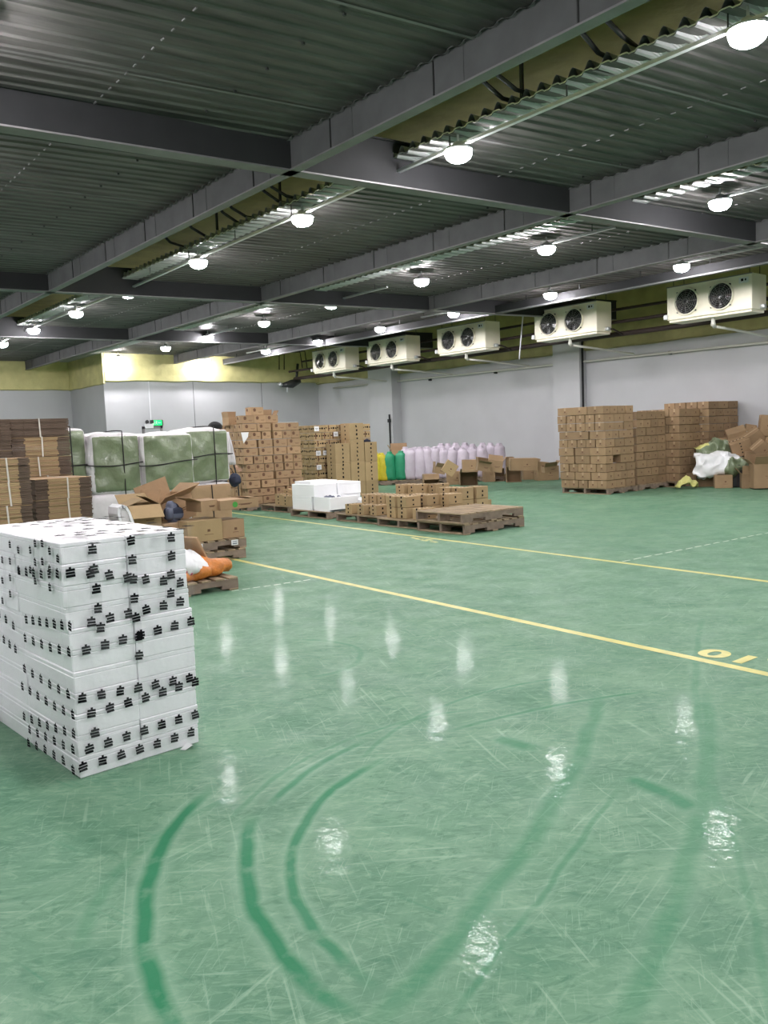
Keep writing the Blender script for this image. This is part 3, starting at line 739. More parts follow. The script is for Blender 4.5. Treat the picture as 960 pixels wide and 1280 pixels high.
b = MB(); b.box((0, 0, .003), (.42, .22, .006), M['paper']); tag(b.build('paper_sheet', None, False, (9.38, 14.9, zt+.003), .1), 'white sheet lying on top right of the tall loose stack', 'paper')
b = MB(); b.add([(0, 0, 0), (.17, 0, .0), (.14, -.02, -.09), (.03, -.03, -.22)], [(0, 1, 2, 3)], M['paper']); b.add([(0, .004, 0), (.17, .004, .0), (.14, -.016, -.09), (.03, -.026, -.22)], [(3, 2, 1, 0)], M['paper'])
tag(b.build('torn_paper', None, False, (8.2, 14.72, 1.58)), 'torn white paper hanging from the left corner of the tall loose stack', 'paper')

# open carton: walls with thickness, four flaps as parts
def open_carton(l, w, h, loc, rot, label, group, flaps=(110, 100, 60, 95), m='card', dot=None, seam=True, contents=None):
    r = empty('open_carton', loc, rot=rot); t = .006
    b = MB()
    b.box((0, 0, t/2), (l, w, t), M[m]); b.box((0, -w/2+t/2, h/2), (l, t, h), M[m]); b.box((0, w/2-t/2, h/2), (l, t, h), M[m])
    b.box((-l/2+t/2, 0, h/2), (t, w-2*t, h), M[m]); b.box((l/2-t/2, 0, h/2), (t, w-2*t, h), M[m])
    b.box((l*.15, -w/2-.0008, h*.5), (l*.35, .002, .01), M['printd']); b.box((l*.15, -w/2-.0008, h*.42), (l*.25, .002, .008), M['printd'])
    if dot: b.lathe([(dot, 0), (dot, .002)], M['green_dot'], 18, (-l*.12, -w/2, h*.5), Matrix.Rotation(PI/2, 3, 'X'))
    b.build('carton_body', r)
    fw = w/2; 
    for (hx, hy, ang, lx, ly) in ((0, -w/2, flaps[0], l, fw), (0, w/2, flaps[1], l, fw), (-l/2, 0, flaps[2], fw*.9, w), (l/2, 0, flaps[3], fw*.9, w)):
        if ang is None: continue
        a = math.radians(ang); b = MB()   # ang: 0 = closed inward, 90 = straight up, 180 = outwards flat, 270 = hanging
        if hy:
            s = -1 if hy < 0 else 1; d = Vector((0, -s*math.cos(a), math.sin(a))); c = Vector((0, hy, h))+d*ly/2
            mt = Matrix.Rotation(math.atan2(d.z, d.y), 4, 'X'); b.box(c, (lx-.01, ly, t), M[m], mt=mt)
        else:
            s = -1 if hx < 0 else 1; d = Vector((-s*math.cos(a), 0, math.sin(a))); c = Vector((hx, 0, h))+d*lx/2
            mt = Matrix.Rotation(-math.atan2(d.z, d.x), 4, 'Y'); b.box(c, (lx, ly-.01, t), M[m], mt=mt)
        b.build('flap', r)
    return tag(r, label, 'box', group)
open_carton(.32, .24, .17, (8.42, 15.45, zt-.02), (0, 0, .05), 'open carton with a dark flap at the back left of the tall loose stack', 'open cartons on the tall loose stack', (None, 80, 100, None))
open_carton(.3, .24, .2, (9.3, 15.5, zt-.02), (0, 0, -.1), 'open carton standing at the back right of the tall loose stack', 'open cartons on the tall loose stack', (None, 80, None, 120))

# wrapped stack with black printed tape, and the tall cartons before it
pallet(11.75, 16.75, 0, 0, 'pallet under the film wrapped taped stack', 1.55, 1.)
stack(10.95, 16.25, .125, 0, 1.68, 1.0, 9, .176, .34, .25, 'taped_carton', 'cardB', 'banded', 'dark taped carton', 'film wrapped stack', 'taped cartons in the wrapped stack', jit=.008)
for i, (dx, z) in enumerate(((.08, 1.62), (.62, 1.48), (.98, 1.5), (.1, 1.05), (.3, 1.05), (.1, .72), (.5, .46))):
    b = MB(); b.box((0, 0, 0), (.13, .003, .11), M['paper']); b.box((0, -.002, .01), (.08, .002, .01), M['slate']); b.box((0, -.002, -.02), (.06, .002, .01), M['slate'])
    tag(b.build('paper_label', None, False, (10.95+dx, 16.225, z)), 'small white label on the wrapped stack, %s counted from the top left' % ORD[i+1], 'paper label', 'labels on the wrapped stack')
for i, (x, n, l) in enumerate(((11.42, 2, .42), (11.87, 3, .42), (12.30, 2, .38))):
    z = 0.0
    hs = [.34, .48, .50, .40][:n+1] if n == 3 else [.34, .45, .47]
    for k, h in enumerate(hs):
        carton('tall_carton', l, .36, h, 'cardB', 'tall', (x, 15.95+.03*i, z), random.uniform(-.015, .015), 'upright carton with a black taped seam, %s up in the %s column' % (ORD[k+1], ('left', 'tallest', 'right')[i]), 'upright black taped cartons'); z += h
b = MB(); b.tube([(0, 0, 0), (.12, 0, .03), (.22, 0, .0)], [.02, .04, .02], M['navy'], 8); tag(b.build('dark_glove', None, True, (12.28, 16.1, 1.275)), 'small dark glove lying on the right upright carton', 'glove')

# right-hand tall stacks
pallet(14.95, 11.2, 0, .02, 'pallet under the carton stack at the left of the right group', .98, 1.08)
stack(14.4, 10.62, .125, .02, 1.06, 1.2, 10, .172, .36, .24, 'plain_carton', 'cardR', 'plain', 'plain carton', 'left tall stack at right', 'plain cartons in the left tall stack', jit=.015, lean=(-.006, .002), types=(0, 1, 0, 1, 1, 0, 1, 0, 0, 1),
      skipf=lambda L_, i, j, ni, nj: j == 0 and i == 1 and L_ in (3, 5, 7) and ni > 3)
pallet(16.18, 11.2, 0, 0, 'pallet under the second carton stack of the right group', 1.0, 1.0)
stack(15.6, 10.7, .125, .0, 1.1, 1.05, 9, .176, .37, .25, 'plain_carton', 'cardR', 'plain', 'plain carton', 'second tall stack at right', 'plain cartons in the second tall stack', jit=.01, front_only=True, lean=(-.003, 0))
pallet(17.1, 10.95, 0, 0, 'pallet under the third carton stack of the right group', .85, 1.)
stack(16.75, 10.4, .125, .0, .85, 1.1, 9, .18, .36, .28, 'plain_carton', 'cardR', 'plain', 'plain carton', 'third tall stack at right', 'plain cartons in the third tall stack', jit=.008, types=(0, 1))
stack(17.62, 10.2, .0, .0, 1.3, 1.15, 11, .172, .42, .32, 'plain_carton', 'cardR', 'plain', 'brown carton', 'rear tall stack by wall', 'brown cartons in the rear stack', jit=.008, types=(0, 1))

# ---------------------------------------------------------------- white foam boxes, front pile with printed tape
def foam_mesh(l, w, h, m='wrapfoam'):
    b = MB(); b.box((0, 0, h*.39), (l-.002, w-.002, h*.775), M[m], b=.004); b.box((0, 0, h*.885), (l-.001, w-.001, h*.229), M[m], b=.004)
    return b.mesh('foam_box')
fx, fy, rzF = 1.125, 3.62, .05
RF = Matrix.Rotation(rzF, 3, 'Z')
FH = .0945; fm = foam_mesh(.2945, .597, FH)
for L_ in range(11):
    for i in range(2):
        for j in range(2):
            sh = {0: 0, 1: 0, 2: .0, 3: .006, 4: .004, 5: .006, 6: .004, 7: -.01, 8: -.014, 9: -.01, 10: -.012}[L_]
            p = RF @ Vector((.1475+.295*i+sh*.8+random.uniform(-.002, .002), .295+.6*j+(-.0)+random.uniform(-.004, .004)-sh*.3, 0))
            o = link('foam_box', fm, None, (fx+p.x, fy+p.y, L_*FH), rzF+random.uniform(-.008, .008))
            tag(o, 'white foam box, %s layer up, %s column of the %s row, wrapped pile' % (ORD[L_+1], ('left', 'right')[i], ('front', 'rear')[j]), 'foam box', 'wrapped white foam boxes')
# a further block of the same boxes behind and to the left
for L_ in range(11):
    p = RF @ Vector((-.12, 1.22-.1, 0))
    o = link('foam_box', foam_mesh(.2945, .597, FH) if L_ == 0 else fm, None, (fx+p.x+.0, fy+p.y+.32+random.uniform(-.004, .004), L_*FH*.985), rzF+.03)
    tag(o, 'white foam box, %s layer up, outer column at far left of the wrapped pile' % ORD[L_+1], 'foam box', 'wrapped white foam boxes')
# printed tape marks
rt = random.Random(5)
def mark(b, c, u, v, n, s=.036):
    """one printed block: three broken black bars, lying 2 mm off the surface"""
    c = Vector(c) + n*.010; ang = rt.uniform(-.12, .12)
    u2 = (u*math.cos(ang)+v*math.sin(ang)); v2 = (v*math.cos(ang)-u*math.sin(ang))
    for k, hh in enumerate((.30, .27, .26)):
        o = (k-1)*.33; w1 = rt.uniform(.42, .56); w2 = rt.uniform(.42, .56)
        P_ = [c+u2*(-w1*s)+v2*((o-hh/2)*s), c+u2*(w2*s)+v2*((o-hh/2)*s), c+u2*(w2*s*rt.uniform(.85, 1))+v2*((o+hh/2)*s), c+u2*(-w1*s)+v2*((o+hh/2)*s)]
        b.quad(*P_, M['black'])
    b.quad(c+u2*(-.13*s)+v2*(.4*s), c+u2*(.13*s)+v2*(.4*s), c+u2*(.13*s)+v2*(.68*s), c+u2*(-.13*s)+v2*(.68*s), M['black'])
M['tapeclear'] = mat('clear_tape', (.8, .82, .84), .3, Alpha=.07)
pF = Vector((fx, fy, 0)); nF = RF @ Vector((0, -1, 0)); uF = RF @ Vector((1, 0, 0)); nL = RF @ Vector((-1, 0, 0)); uL = RF @ Vector((0, -1, 0)); ZV = Vector((0, 0, 1))
def onplane(px, py, p0, n):
    d = ROT @ Vector((px-480, 640-py, -FPX)); return EYE + d*((p0-EYE).dot(n)/d.dot(n))
def tape(face, pts, n, label, s=.039, wid=.05):
    """pts: places along the tape (pixels seen on that face)"""
    if face == 'front': p0, nn, u = pF+nF*.012, nF, uF
    elif face == 'side': p0, nn, u = pF+nL*.014, nL, uL
    else: p0, nn, u = Vector((0, 0, 11*FH+.004)), ZV, uF
    Q = [onplane(x, y, p0, nn) for x, y in pts]
    if face == 'top': v = RF @ Vector((0, 1, 0))
    else: v = ZV
    seg = [0]
    for a, c in zip(Q[:-1], Q[1:]): seg.append(seg[-1]+(c-a).length)
    b = MB(); 
    for a, c in zip(Q[:-1], Q[1:]):
        d = (c-a).normalized(); side = d.cross(nn)*wid/2; a2 = a-d*.02; c2 = c+d*.02
        b.quad(a2-side, a2+side, c2+side, c2-side, M['tapeclear'])
    for k in range(n):
        t = seg[-1]*k/(n-1) if n > 1 else 0
        for q in range(len(Q)-1):
            if t <= seg[q+1]+1e-6: break
        p = Q[q].lerp(Q[q+1], (t-seg[q])/max(seg[q+1]-seg[q], 1e-6))
        mark(b, p, u, v, nn, s)
    tag(b.build('printed_tape'), label, 'tape', 'black printed tapes on the foam pile')
def z2(x, y): return (x*260/951, 630+y*350/1280)
def zl(*a): return [z2(*p) for p in a]
tape('front', zl((318, 315), (415, 318), (505, 326), (600, 338), (670, 345), (745, 352), (820, 360)), 7, 'black printed tape sloping down across the upper right face')
tape('front', zl((415, 540), (820, 447)), 6, 'black printed tape rising across the right face below the top third')
tape('front', zl((390, 667), (868, 536)), 7, 'black printed tape rising across the middle of the right face')
tape('front', zl((373, 887), (862, 795)), 7, 'upper of two tapes rising low on the right face')
tape('front', zl((415, 955), (660, 885), (822, 832), (888, 812)), 7, 'lower of two tapes rising low on the right face')
tape('front', zl((405, 1118), (580, 1060), (740, 1006), (888, 962)), 7, 'printed tape second from the bottom on the right face')
tape('front', zl((377, 1200), (550, 1145), (715, 1095), (870, 1043)), 7, 'lowest printed tape on the right face')
tape('front', zl((420, 208), (428, 300), (437, 388), (444, 478), (456, 566)), 5, 'upright printed tape left of the three on the right face')
tape('front', zl((595, 168), (601, 255), (606, 345), (610, 432), (618, 520), (630, 605), (632, 692)), 7, 'upright printed tape in the middle of the right face')
tape('front', zl((778, 154), (781, 240), (779, 323), (777, 408)), 4, 'upright printed tape at the right of the right face')
tape('front', zl((430, 1045), (432, 1044)), 1, 'single printed mark above the lowest tapes on the right face')
tape('side', zl((330, 558), (285, 552), (130, 527)), 7, 'long printed tape across the upper middle of the left face')
tape('side', zl((325, 675), (240, 655), (125, 612)), 6, 'printed tape below the upper middle of the left face')
tape('side', zl((322, 868), (235, 822), (122, 752)), 6, 'upper of two sloping tapes low on the left face')
tape('side', zl((343, 962), (255, 920), (112, 832)), 7, 'lower of two sloping tapes low on the left face')
tape('side', zl((347, 1048), (225, 1012), (120, 970)), 7, 'printed tape third from the bottom on the left face')
tape('side', zl((343, 1120), (225, 1065), (145, 1030)), 6, 'printed tape second from the bottom on the left face')
tape('side', zl((345, 1215), (325, 1185), (215, 1120), (140, 1090)), 6, 'lowest printed tape on the left face')
tape('side', zl((272, 318), (200, 320), (97, 305)), 6, 'printed tape near the top of the left face')
for i, (x, y0, y1, n) in enumerate(((275, 250, 250, 1), (237, 215, 380, 3), (203, 180, 262, 2), (170, 180, 350, 3), (148, 210, 300, 2), (93, 210, 300, 2), (55, 185, 410, 4), (20, 255, 440, 3))):
    tape('side', zl((x, y0), (x+1, y1+1)), n, 'short upright printed tape near the top of the left face, %s from the corner' % ORD[i+1], .033)
tape('side', zl((70, 555), (5, 500)), 3, 'printed tape high on the far left end of the pile')
tape('side', zl((80, 662), (2, 600)), 4, 'printed tape in the middle of the far left end')
# tape over the top
def topline(pa, pb_, n, lab): tape('top', [pa, pb_], n, lab, .05)
topline((100, 668), (235, 660), 6, 'printed tape along the front edge of the pile top')
topline((60, 661), (215, 655), 7, 'printed tape crossing the pile top behind the front edge')
topline((28, 656), (120, 651), 5, 'printed tape over the rear half of the pile top')
topline((118, 682), (105, 650), 5, 'printed tape running back over the left of the pile top')
topline((75, 672), (225, 664), 7, 'printed tape lying just behind the front edge of the pile top')
topline((20, 660), (150, 649), 7, 'printed tape crossing the pile top near its rear edge')
topline((172, 671), (135, 648), 5, 'printed tape running back over the middle of the pile top')
# clinging film around the pile: crumpled, mostly clear
mf = bpy.data.materials.new('stretch_film'); t_, b_ = nt(mf); b_.inputs['Base Color'].default_value = (.9, .92, .95, 1); b_.inputs['Roughness'].default_value = .12; b_.inputs['Alpha'].default_value = .05
mf.node_tree.nodes['Principled BSDF'].inputs['Specular IOR Level'].default_value = .9
b = MB()
def filmface(o, u, v, n, nu, nv):
    vs = []; fs = []
    for i in range(nu+1):
        for j in range(nv+1):
            q = o+u*(i/nu)+v*(j/nv); e = .012+.006*noise.noise(q*9)+.005*noise.noise(q*23)
            vs.append(q+n*e)
    for i in range(nu):
        for j in range(nv): a = i*(nv+1)+j; fs.append((a, a+nv+1, a+nv+2, a+1))
    b.add(vs, fs, mf)
HT = 11*FH
filmface(pF+nF*.012, uF*.6, ZV*HT, nF, 30, 46); filmface(pF-uL*1.2+nL*.012, uL*1.2, ZV*HT, nL, 50, 46)
tag(b.build('stretch_film', smooth=True), 'clear stretch film clinging around the white foam pile', 'film')
q = fl(232, 938); b = MB(); b.add([(0, 0, .002), (.035, -.01, .02), (.05, .02, .004), (.02, .035, .012), (-.02, .02, .003), (.015, .012, .03)], [(0, 1, 5), (1, 2, 5), (2, 3, 5), (3, 4, 5), (4, 0, 5)], M['paper'])
tag(b.build('foam_scrap', None, False, q), 'small white scrap at the right foot of the foam pile', 'scrap', 'white scraps')
q = fl(20, 901); tag(b.build('foam_scrap', None, False, q, 1.2), 'small white scrap at the left foot of the foam pile', 'scrap', 'white scraps')

# ---------------------------------------------------------------- soft shapes
def soft_box(l, w, h, matfn, nseg=12, r=.08, bulge=.03, nz=.015, sc=3., seed=0):
    """rounded, slightly puffed block; origin bottom centre; matfn(side, u, v) picks the material"""
    b = MB(); hx, hy, hz = l/2, w/2, h/2
    for ax, s in ((0, -1), (0, 1), (1, -1), (1, 1), (2, -1), (2, 1)):
        vs = []; n = nseg
        for i in range(n+1):
            for j in range(n+1):
                u, v = 2*i/n-1, 2*j/n-1
                u, v = math.sin(u*PI/2*.96)/math.sin(PI/2*.96), math.sin(v*PI/2*.96)/math.sin(PI/2*.96)
                p = [0, 0, 0]; p[ax] = s; p[(ax+1) % 3] = u; p[(ax+2) % 3] = v
                q = Vector((p[0]*hx, p[1]*hy, p[2]*hz))
                c = Vector((max(-hx+r, min(hx-r, q.x)), max(-hy+r, min(hy-r, q.y)), max(-hz+r, min(hz-r, q.z))))
                d = q-c
                q2 = c+d.normalized()*r if d.length > 1e-6 else q
                k = (1-u*u)*(1-v*v); nn = Vector((0, 0, 0)); nn[ax] = s
                q2 += nn*bulge*k
                q2 += nn*nz*noise.noise(q2*sc+Vector((seed, ax*3, s)))*min(1, (1-u*u)*(1-v*v)*6)
                q2.z += hz; vs.append(q2)
        for i in range(n):
            for j in range(n):
                a = i*(n+1)+j; f = (a, a+n+1, a+n+2, a+1)
                if s < 0: f = tuple(reversed(f))
                b.add([vs[k] for k in f], [(0, 1, 2, 3)], matfn((ax, s), 2*(i+.5)/n-1, 2*(j+.5)/n-1))
    me = b.mesh('soft', True)
    bm = bmesh.new(); bm.from_mesh(me); bmesh.ops.remove_doubles(bm, verts=bm.verts, dist=1e-4); bm.to_mesh(me); bm.free(); return me
def bale(x, y, z, l, w, h, rz, label, fn, ropes=True, seed=0):
    r = link('wrapped_bale', soft_box(l, w, h, fn, 34, .06, .04, .045, 4.2, seed), None, (x, y, z), rz)
    tag(r, label, 'bale', 'green and white wrapped bales')
    if ropes:
        b = MB(); e = .068
        def loop(axis, off):
            pts = []
            for k in range(41):
                a = k/40*2*PI
                if axis == 'v': u, v = math.cos(a), math.sin(a); mm = max(abs(u), abs(v))**.93; pts.append((off, u/mm*(w/2+e*.75), h/2+v/mm*(h/2+e*.9)))
                else: u, v = math.cos(a), math.sin(a); mm = max(abs(u), abs(v))**.93; pts.append((u/mm*(l/2+e*.75), v/mm*(w/2+e*.75), off+.03*math.sin(a*2+seed)))
            b.tube(pts, .009, M['rope'], 5, False)
        if ropes != 'h': loop('v', l*.12)
        loop('h', h*.5)
        b.build('rope', r, True)
    return r
G, Wt = M['gtarp'], M['wtarp']
def nb(u, v, k): return .07*noise.noise(Vector((u*2.3, v*2.3, k)))+.03*noise.noise(Vector((u*9, v*9, k)))
def fn_a(sd, u, v):      # green front, white left side, top, right rim and bottom
    ax, s = sd
    if ax == 1 and s < 0: u += nb(u, v, 1); v += nb(v, u, 4); return G if (-.86 < v < .86 and -.84 < u < .84) else Wt   # for ax 1: u is z, v is x
    if ax == 1: return G
    return Wt
def fn_b(sd, u, v):
    ax, s = sd
    if ax == 1 and s < 0: u += nb(u, v, 2); v += nb(v, u, 5); return G if (-1.2 < v < .88 and -.84 < u < .86) else Wt
    return Wt
def fn_c(sd, u, v):
    ax, s = sd
    if ax == 1 and s < 0: return G if u+nb(u, v, 3) < .95 else Wt
    return Wt
def fn_w(sd, u, v): return Wt
BYY = 12.3
def xa(px, Y=BYY, z=1.2): return at(px, 575, 1, Y).x
x = [xa(p) for p in (85, 117, 178, 236, 291)]
def bz(px, py): return at(px, py, 1, BYY).z
bale((x[0]+x[1])/2-.15, BYY+.6, bz(105, 622), x[1]-x[0]+.25, .8, 1.0, 0, 'green wrapped bale half hidden behind the flattened cartons', fn_c, True, 1)
bale((x[1]+x[2])/2-.0, BYY+.42, bz(150, 616), x[2]-x[1]-.02, .85, bz(150, 543)-bz(150, 616), -.06, 'green bale with white edges, second from the left', fn_a, True, 2)
bale((x[2]+x[3])/2, BYY+.3, bz(205, 614), x[3]-x[2]+.05, .85, bz(205, 543)-bz(205, 614), 0, 'flat green bale with a white left side, third from the left', fn_c, 'h', 3)
bale((x[3]+x[4])/2, BYY+.5, bz(262, 603), x[4]-x[3]-.02, .8, bz(262, 537)-bz(262, 603), .03, 'glossy green bale with a white rim, nearest the tall carton stack', fn_b, True, 4)
o = link('white_bale', soft_box(x[2]-x[1]+.1, .8, bz(150, 617), fn_w, 12, .08, .02, .02, 3, 5), None, ((x[1]+x[2])/2, BYY+.4, 0), 0); tag(o, 'white wrapped bale under the second green bale', 'bale', 'lower bales')
b = MB(); b.tube([(.05, -.43, .03), (.05, -.44, .5), (.05, -.42, bz(150, 617)-.02)], .009, M['rope'], 5); b.build('rope', o)
o = link('white_bale', soft_box(x[1]-x[0]+.2, .8, bz(105, 622), fn_w, 10, .08, .02, .02, 3, 6), None, ((x[0]+x[1])/2-.15, BYY+.62, 0), 0); tag(o, 'white wrapped bale under the half hidden green bale', 'bale', 'lower bales')
o = link('white_bale', soft_box(x[3]-x[2]+.05, .8, bz(205, 615), fn_w, 10, .08, .02, .02, 3, 7), None, ((x[2]+x[3])/2, BYY+.4, 0), 0); tag(o, 'dull bale under the third green bale, behind the open cartons', 'bale', 'lower bales')
def fn_card(sd, u, v): return M['card'] if sd[0] != 2 else M['wtarp']
hh = bz(262, 605)
o = link('strapped_bale', soft_box(x[4]-x[3]-.05, .75, hh, fn_card, 12, .05, .02, .02, 3, 8), None, ((x[3]+x[4])/2-.0, BYY+.42, 0), 0); tag(o, 'brown cardboard bale under the glossy green bale', 'bale', 'lower bales')
b = MB(); b.tube([(0, -.40, .02), (0, -.41, hh/2), (0, -.385, hh-.02)], .009, M['rope'], 5); b.build('rope', o)
# grey rod, cloth and dark bag between bale and stack
b = MB(); p = at(290, 572, 1, 13.3); q = at(297, 600, 1, 13.3); b.tube([p, q], .014, M['blackm'], 6); b.tube([q, q+Vector((.02, 0, -.55))], .014, M['blackm'], 6); tag(b.build('dark_rod'), 'thin dark rod slanting between the bale and the stamped cartons', 'rod')
p = at(294, 607, 1, 12.9); me = soft_box(.19, .16, .2, lambda *a: M['navy'], 8, .07, .02, .03, 9, 4); o = link('dark_bag', me, None, (p.x, p.y, p.z), .3); tag(o, 'small dark blue bag hanging by the corner of the glossy bale', 'bag')
b = MB(); b.tube([(0, 0, .17), (-.08, 0, .3), (-.2, -.02, .34)], .008, M['rope'], 5); b.build('bag_strap', o)
b = MB(); vs = []; pa = at(283, 540, 1, 13.2)
for i in range(7):
    for j in range(9):
        u, v = i/6, j/8; vs.append((pa.x+u*(.05+.1*v), pa.y+.03*math.sin(u*9+v*4), pa.z-v*.58))
b.add(vs, [(i*9+j, (i+1)*9+j, (i+1)*9+j+1, i*9+j+1) for i in range(6) for j in range(8)], M['wtarp']); o = b.build('white_cloth', smooth=True)
md = o.modifiers.new('s', 'SOLIDIFY'); md.thickness = .01; tag(o, 'white cloth hanging down the right edge of the glossy bale', 'cloth')

# ---------------------------------------------------------------- flattened carton bundles
def bundle(x, y, z, l, w, h, rz, label, dark=.22, alldark=False, n=None, seed=0):
    rr = random.Random(seed); r = empty('carton_bundle', (x, y, z), rz); b = MB(); n = n or max(3, int(h/.018)); t = h/n
    for k in range(n):
        dx, dy = rr.uniform(-.008, .008), rr.uniform(-.008, .008); zc = (k+.5)*t
        de = dark + rr.uniform(-.012, .012)
        lm = l*(1-2*de); m = M['flute'] if alldark else M['cardB' if k % 3 else 'card']
        tt = t*(.93 if k % 4 else .8)
        b.box((dx, dy, zc), (lm, w, tt), m, b=.001)
        for s in (-1, 1): b.box((s*(lm/2+l*de/2)+dx, dy, zc), (l*de, w-.006, tt*.96), M['flute'])
    b.box((0, 0, h-.003), (l, w, .005), M['card'] if not alldark else M['flute'])
    b.build('flat_cartons', r)
    b = MB(); sx = rr.uniform(-.05, .05); ww = .012
    b.box((sx, -w/2-.01, h/2), (.016, .003, h+.008), M['strap'], mt=Matrix.Rotation(rr.uniform(-.05, .05), 4, 'Y')); b.box((sx, 0, h+.003), (.016, w+.02, .003), M['strap']); b.box((sx, w/2+.01, h/2), (.016, .003, h+.008), M['strap'])
    b.build('strap', r); return tag(r, label, 'cardboard bundle', 'strapped bundles of flat cartons')
YB = 9.3
def bp(px, py, Y=YB): return at(px, py, 1, Y)
# right front pile: top at y 596
xa_, xb_ = bp(44, 620).x, bp(115, 620).x; zt2 = bp(80, 597).z; w_ = .62
hz_ = [(0, .40), (.40, .245), (.645, 0)]
for k, (z0, z1, lab) in enumerate(((0, .36, 'bundle at the bottom of the right front pile'), (.36, zt2-.45, 'second bundle up in the right front pile'), (zt2-.45, zt2-.225, 'third bundle up in the right front pile'), (zt2-.225, zt2, 'strapped carton bundle on top of the right front pile'))):
    bundle((xa_+xb_)/2, YB+w_/2, z0, xb_-xa_, w_, z1-z0-.003, random.uniform(-.015, .015), 'flat carton '+lab if 'carton' not in lab else lab, seed=k+1)
Y2 = 8.7; xa2, xb2 = at(-25, 620, 1, Y2).x, at(41, 620, 1, Y2).x; zt3 = at(20, 572, 1, Y2).z
for k, (z0, z1, lab) in enumerate(((0, zt3-.68, 'flat carton bundle at the bottom of the left front pile'), (zt3-.68, zt3-.47, 'flat carton bundle second up in the left front pile'), (zt3-.47, zt3-.24, 'flat carton bundle third up in the left front pile'), (zt3-.24, zt3, 'pale topped carton bundle crowning the left front pile'))):
    bundle((xa2+xb2)/2, Y2+.3, z0, xb2-xa2, .6, z1-z0-.003, -.04+random.uniform(-.01, .01), lab, seed=k+7)
Y3 = 10.3; xa3, xb3 = at(15, 560, 1, Y3).x, at(88, 560, 1, Y3).x
zz = [at(50, y, 1, Y3).z for y in (523, 546, 571, 595)]
for k, (z0, z1, lab, dk) in enumerate(((zz[1], zz[0], 'dark brown strapped bundle topping the tall rear pile', True), (zz[2], zz[1], 'strapped bundle just under the dark brown one, rear pile', False), (zz[3], zz[2], 'strapped bundle third from the top of the rear pile', False), (zz[3]-.3, zz[3], 'strapped bundle fourth from the top of the rear pile', False), (0, zz[3]-.3, 'bundle at the bottom of the rear pile', False))):
    bundle((xa3+xb3)/2, Y3+.32, z0, xb3-xa3, .62, z1-z0-.003, random.uniform(-.01, .01), 'flat carton '+lab if k == 4 else lab, seed=k+13, alldark=dk)
xa4, xb4 = at(-50, 560, 1, Y3).x, at(15, 560, 1, Y3).x
for k in range(5):
    h4 = zz[0]/5; bundle((xa4+xb4)/2-.01, Y3+.25, k*h4, xb4-xa4-.02, .6, h4-.003, .03, 'flat carton bundle cut by the left picture edge, %s up' % ORD[k+1], seed=k+21, dark=.45)

# ---------------------------------------------------------------- near pallets with open cartons and sacks
A_ = fl(297, 736); pallet(A_.x-.55, A_.y+.5, 0, 0, 'pallet under the orange and white sacks, nearest the camera', 1., .95)
B_ = fl(308, 697); pallet(B_.x-.55, B_.y+.55, 0, 0, 'lower pallet beneath the open carton pile', 1, 1); pallet(B_.x-.53, B_.y+.57, .125, .02, 'upper pallet beneath the open carton pile', 1, 1)
pallet(B_.x-1.6, B_.y+.6, 0, 0, 'pallet left of the open carton pile, behind the foam boxes', .9, 1)
for sx, lab in ((-.15, 'white shipping label on the right of the pallet edge'), (-.62, 'white shipping label on the left of the pallet edge')):
    b = MB(); b.box((0, 0, 0), (.09, .003, .065), M['paper']); b.box((0, -.002, .012), (.06, .002, .008), M['slate']); b.box((0, -.002, -.012), (.06, .002, .012), M['slate']); tag(b.build('paper_label', None, False, (B_.x+sx, B_.y-.004, .205)), lab, 'paper label', 'labels on the pallets')
Yc = B_.y+.06
def cp_(px, py, Y): return at(px, py, 1, Y)
def carton_px(x0, x1, y0, y1, Y, w, m, style, label, group='cartons in the open carton pile', rz=0.):
    a = cp_(x0, y1, Y); c = cp_(x1, y0, Y); a2 = cp_(x1, y1, Y)
    l = a2.x-a.x; h = c.z-a.z
    return carton('carton', l, w, h, m, style, ((a.x+a2.x)/2, Y+w/2, a.z), rz, label, group)
zb = .25
def carton_on(x0, x1, ztop, Y, w, z, m, style, label, rz=0., group='cartons in the open carton pile'):
    xl, xr = cp_(x0, 640, Y).x, cp_(x1, 640, Y).x; ht = cp_((x0+x1)/2, ztop, Y).z-z
    return carton('carton', xr-xl, w, ht, m, style, ((xl+xr)/2, Y+w/2, z), rz, label, group), xl, xr, z+ht
_, _, _, zt1 = carton_on(232, 277, 650, Yc-.02, .42, zb, 'cardB', 'plain', 'closed carton below the green dotted box, left one', .03)
carton_on(277, 305, 649.5, Yc+.02, .42, zb, 'card', 'plain', 'darker carton below the green dotted box, right one', -.02)
xl, xr = cp_(250, 640, Yc).x, cp_(323, 640, Yc).x; zc1 = max(zt1, .6)
xm = cp_(274, 640, Yc).x
open_carton(xr-xm, .42, .115, ((xr+xm)/2, Yc+.2, zc1+.002), (0, 0, .04), 'low closed carton with a green printed dot, top of the pile', 'open cartons near the bales', (3, 4, None, 8), dot=.036)
open_carton(xm-xl-.02, .34, .13, ((xl+xm)/2, Yc+.2, zc1+.002), (0, 0, .1), 'small carton lying open beside the green dotted box', 'open cartons near the bales', (5, 8, 160, None), m='card')
Yo = B_.y+.3
pl = cp_(187, 665, Yo)
bw = cp_(208, 640, Yo).x-cp_(165, 640, Yo).x
b0 = carton('carton', bw+.1, .5, .29, 'cardB', 'plain', (pl.x, Yo+.3, .125), 0, 'carton under the leftmost open carton', 'cartons in the open carton pile')
open_carton(bw-.04, .42, .31, (pl.x, Yo+.25, .417), (0, 0, -.12), 'large open carton with its front flap folded out, left one', 'open cartons near the bales', (222, 150, 20, 30), m='cardB')
q = cp_(218, 640, Yo+.7); carton('carton', .42, .4, .45, 'card', 'plain', (q.x+.03, q.y+.15, .0), 0, 'carton standing under the tilted open carton', 'cartons in the open carton pile')
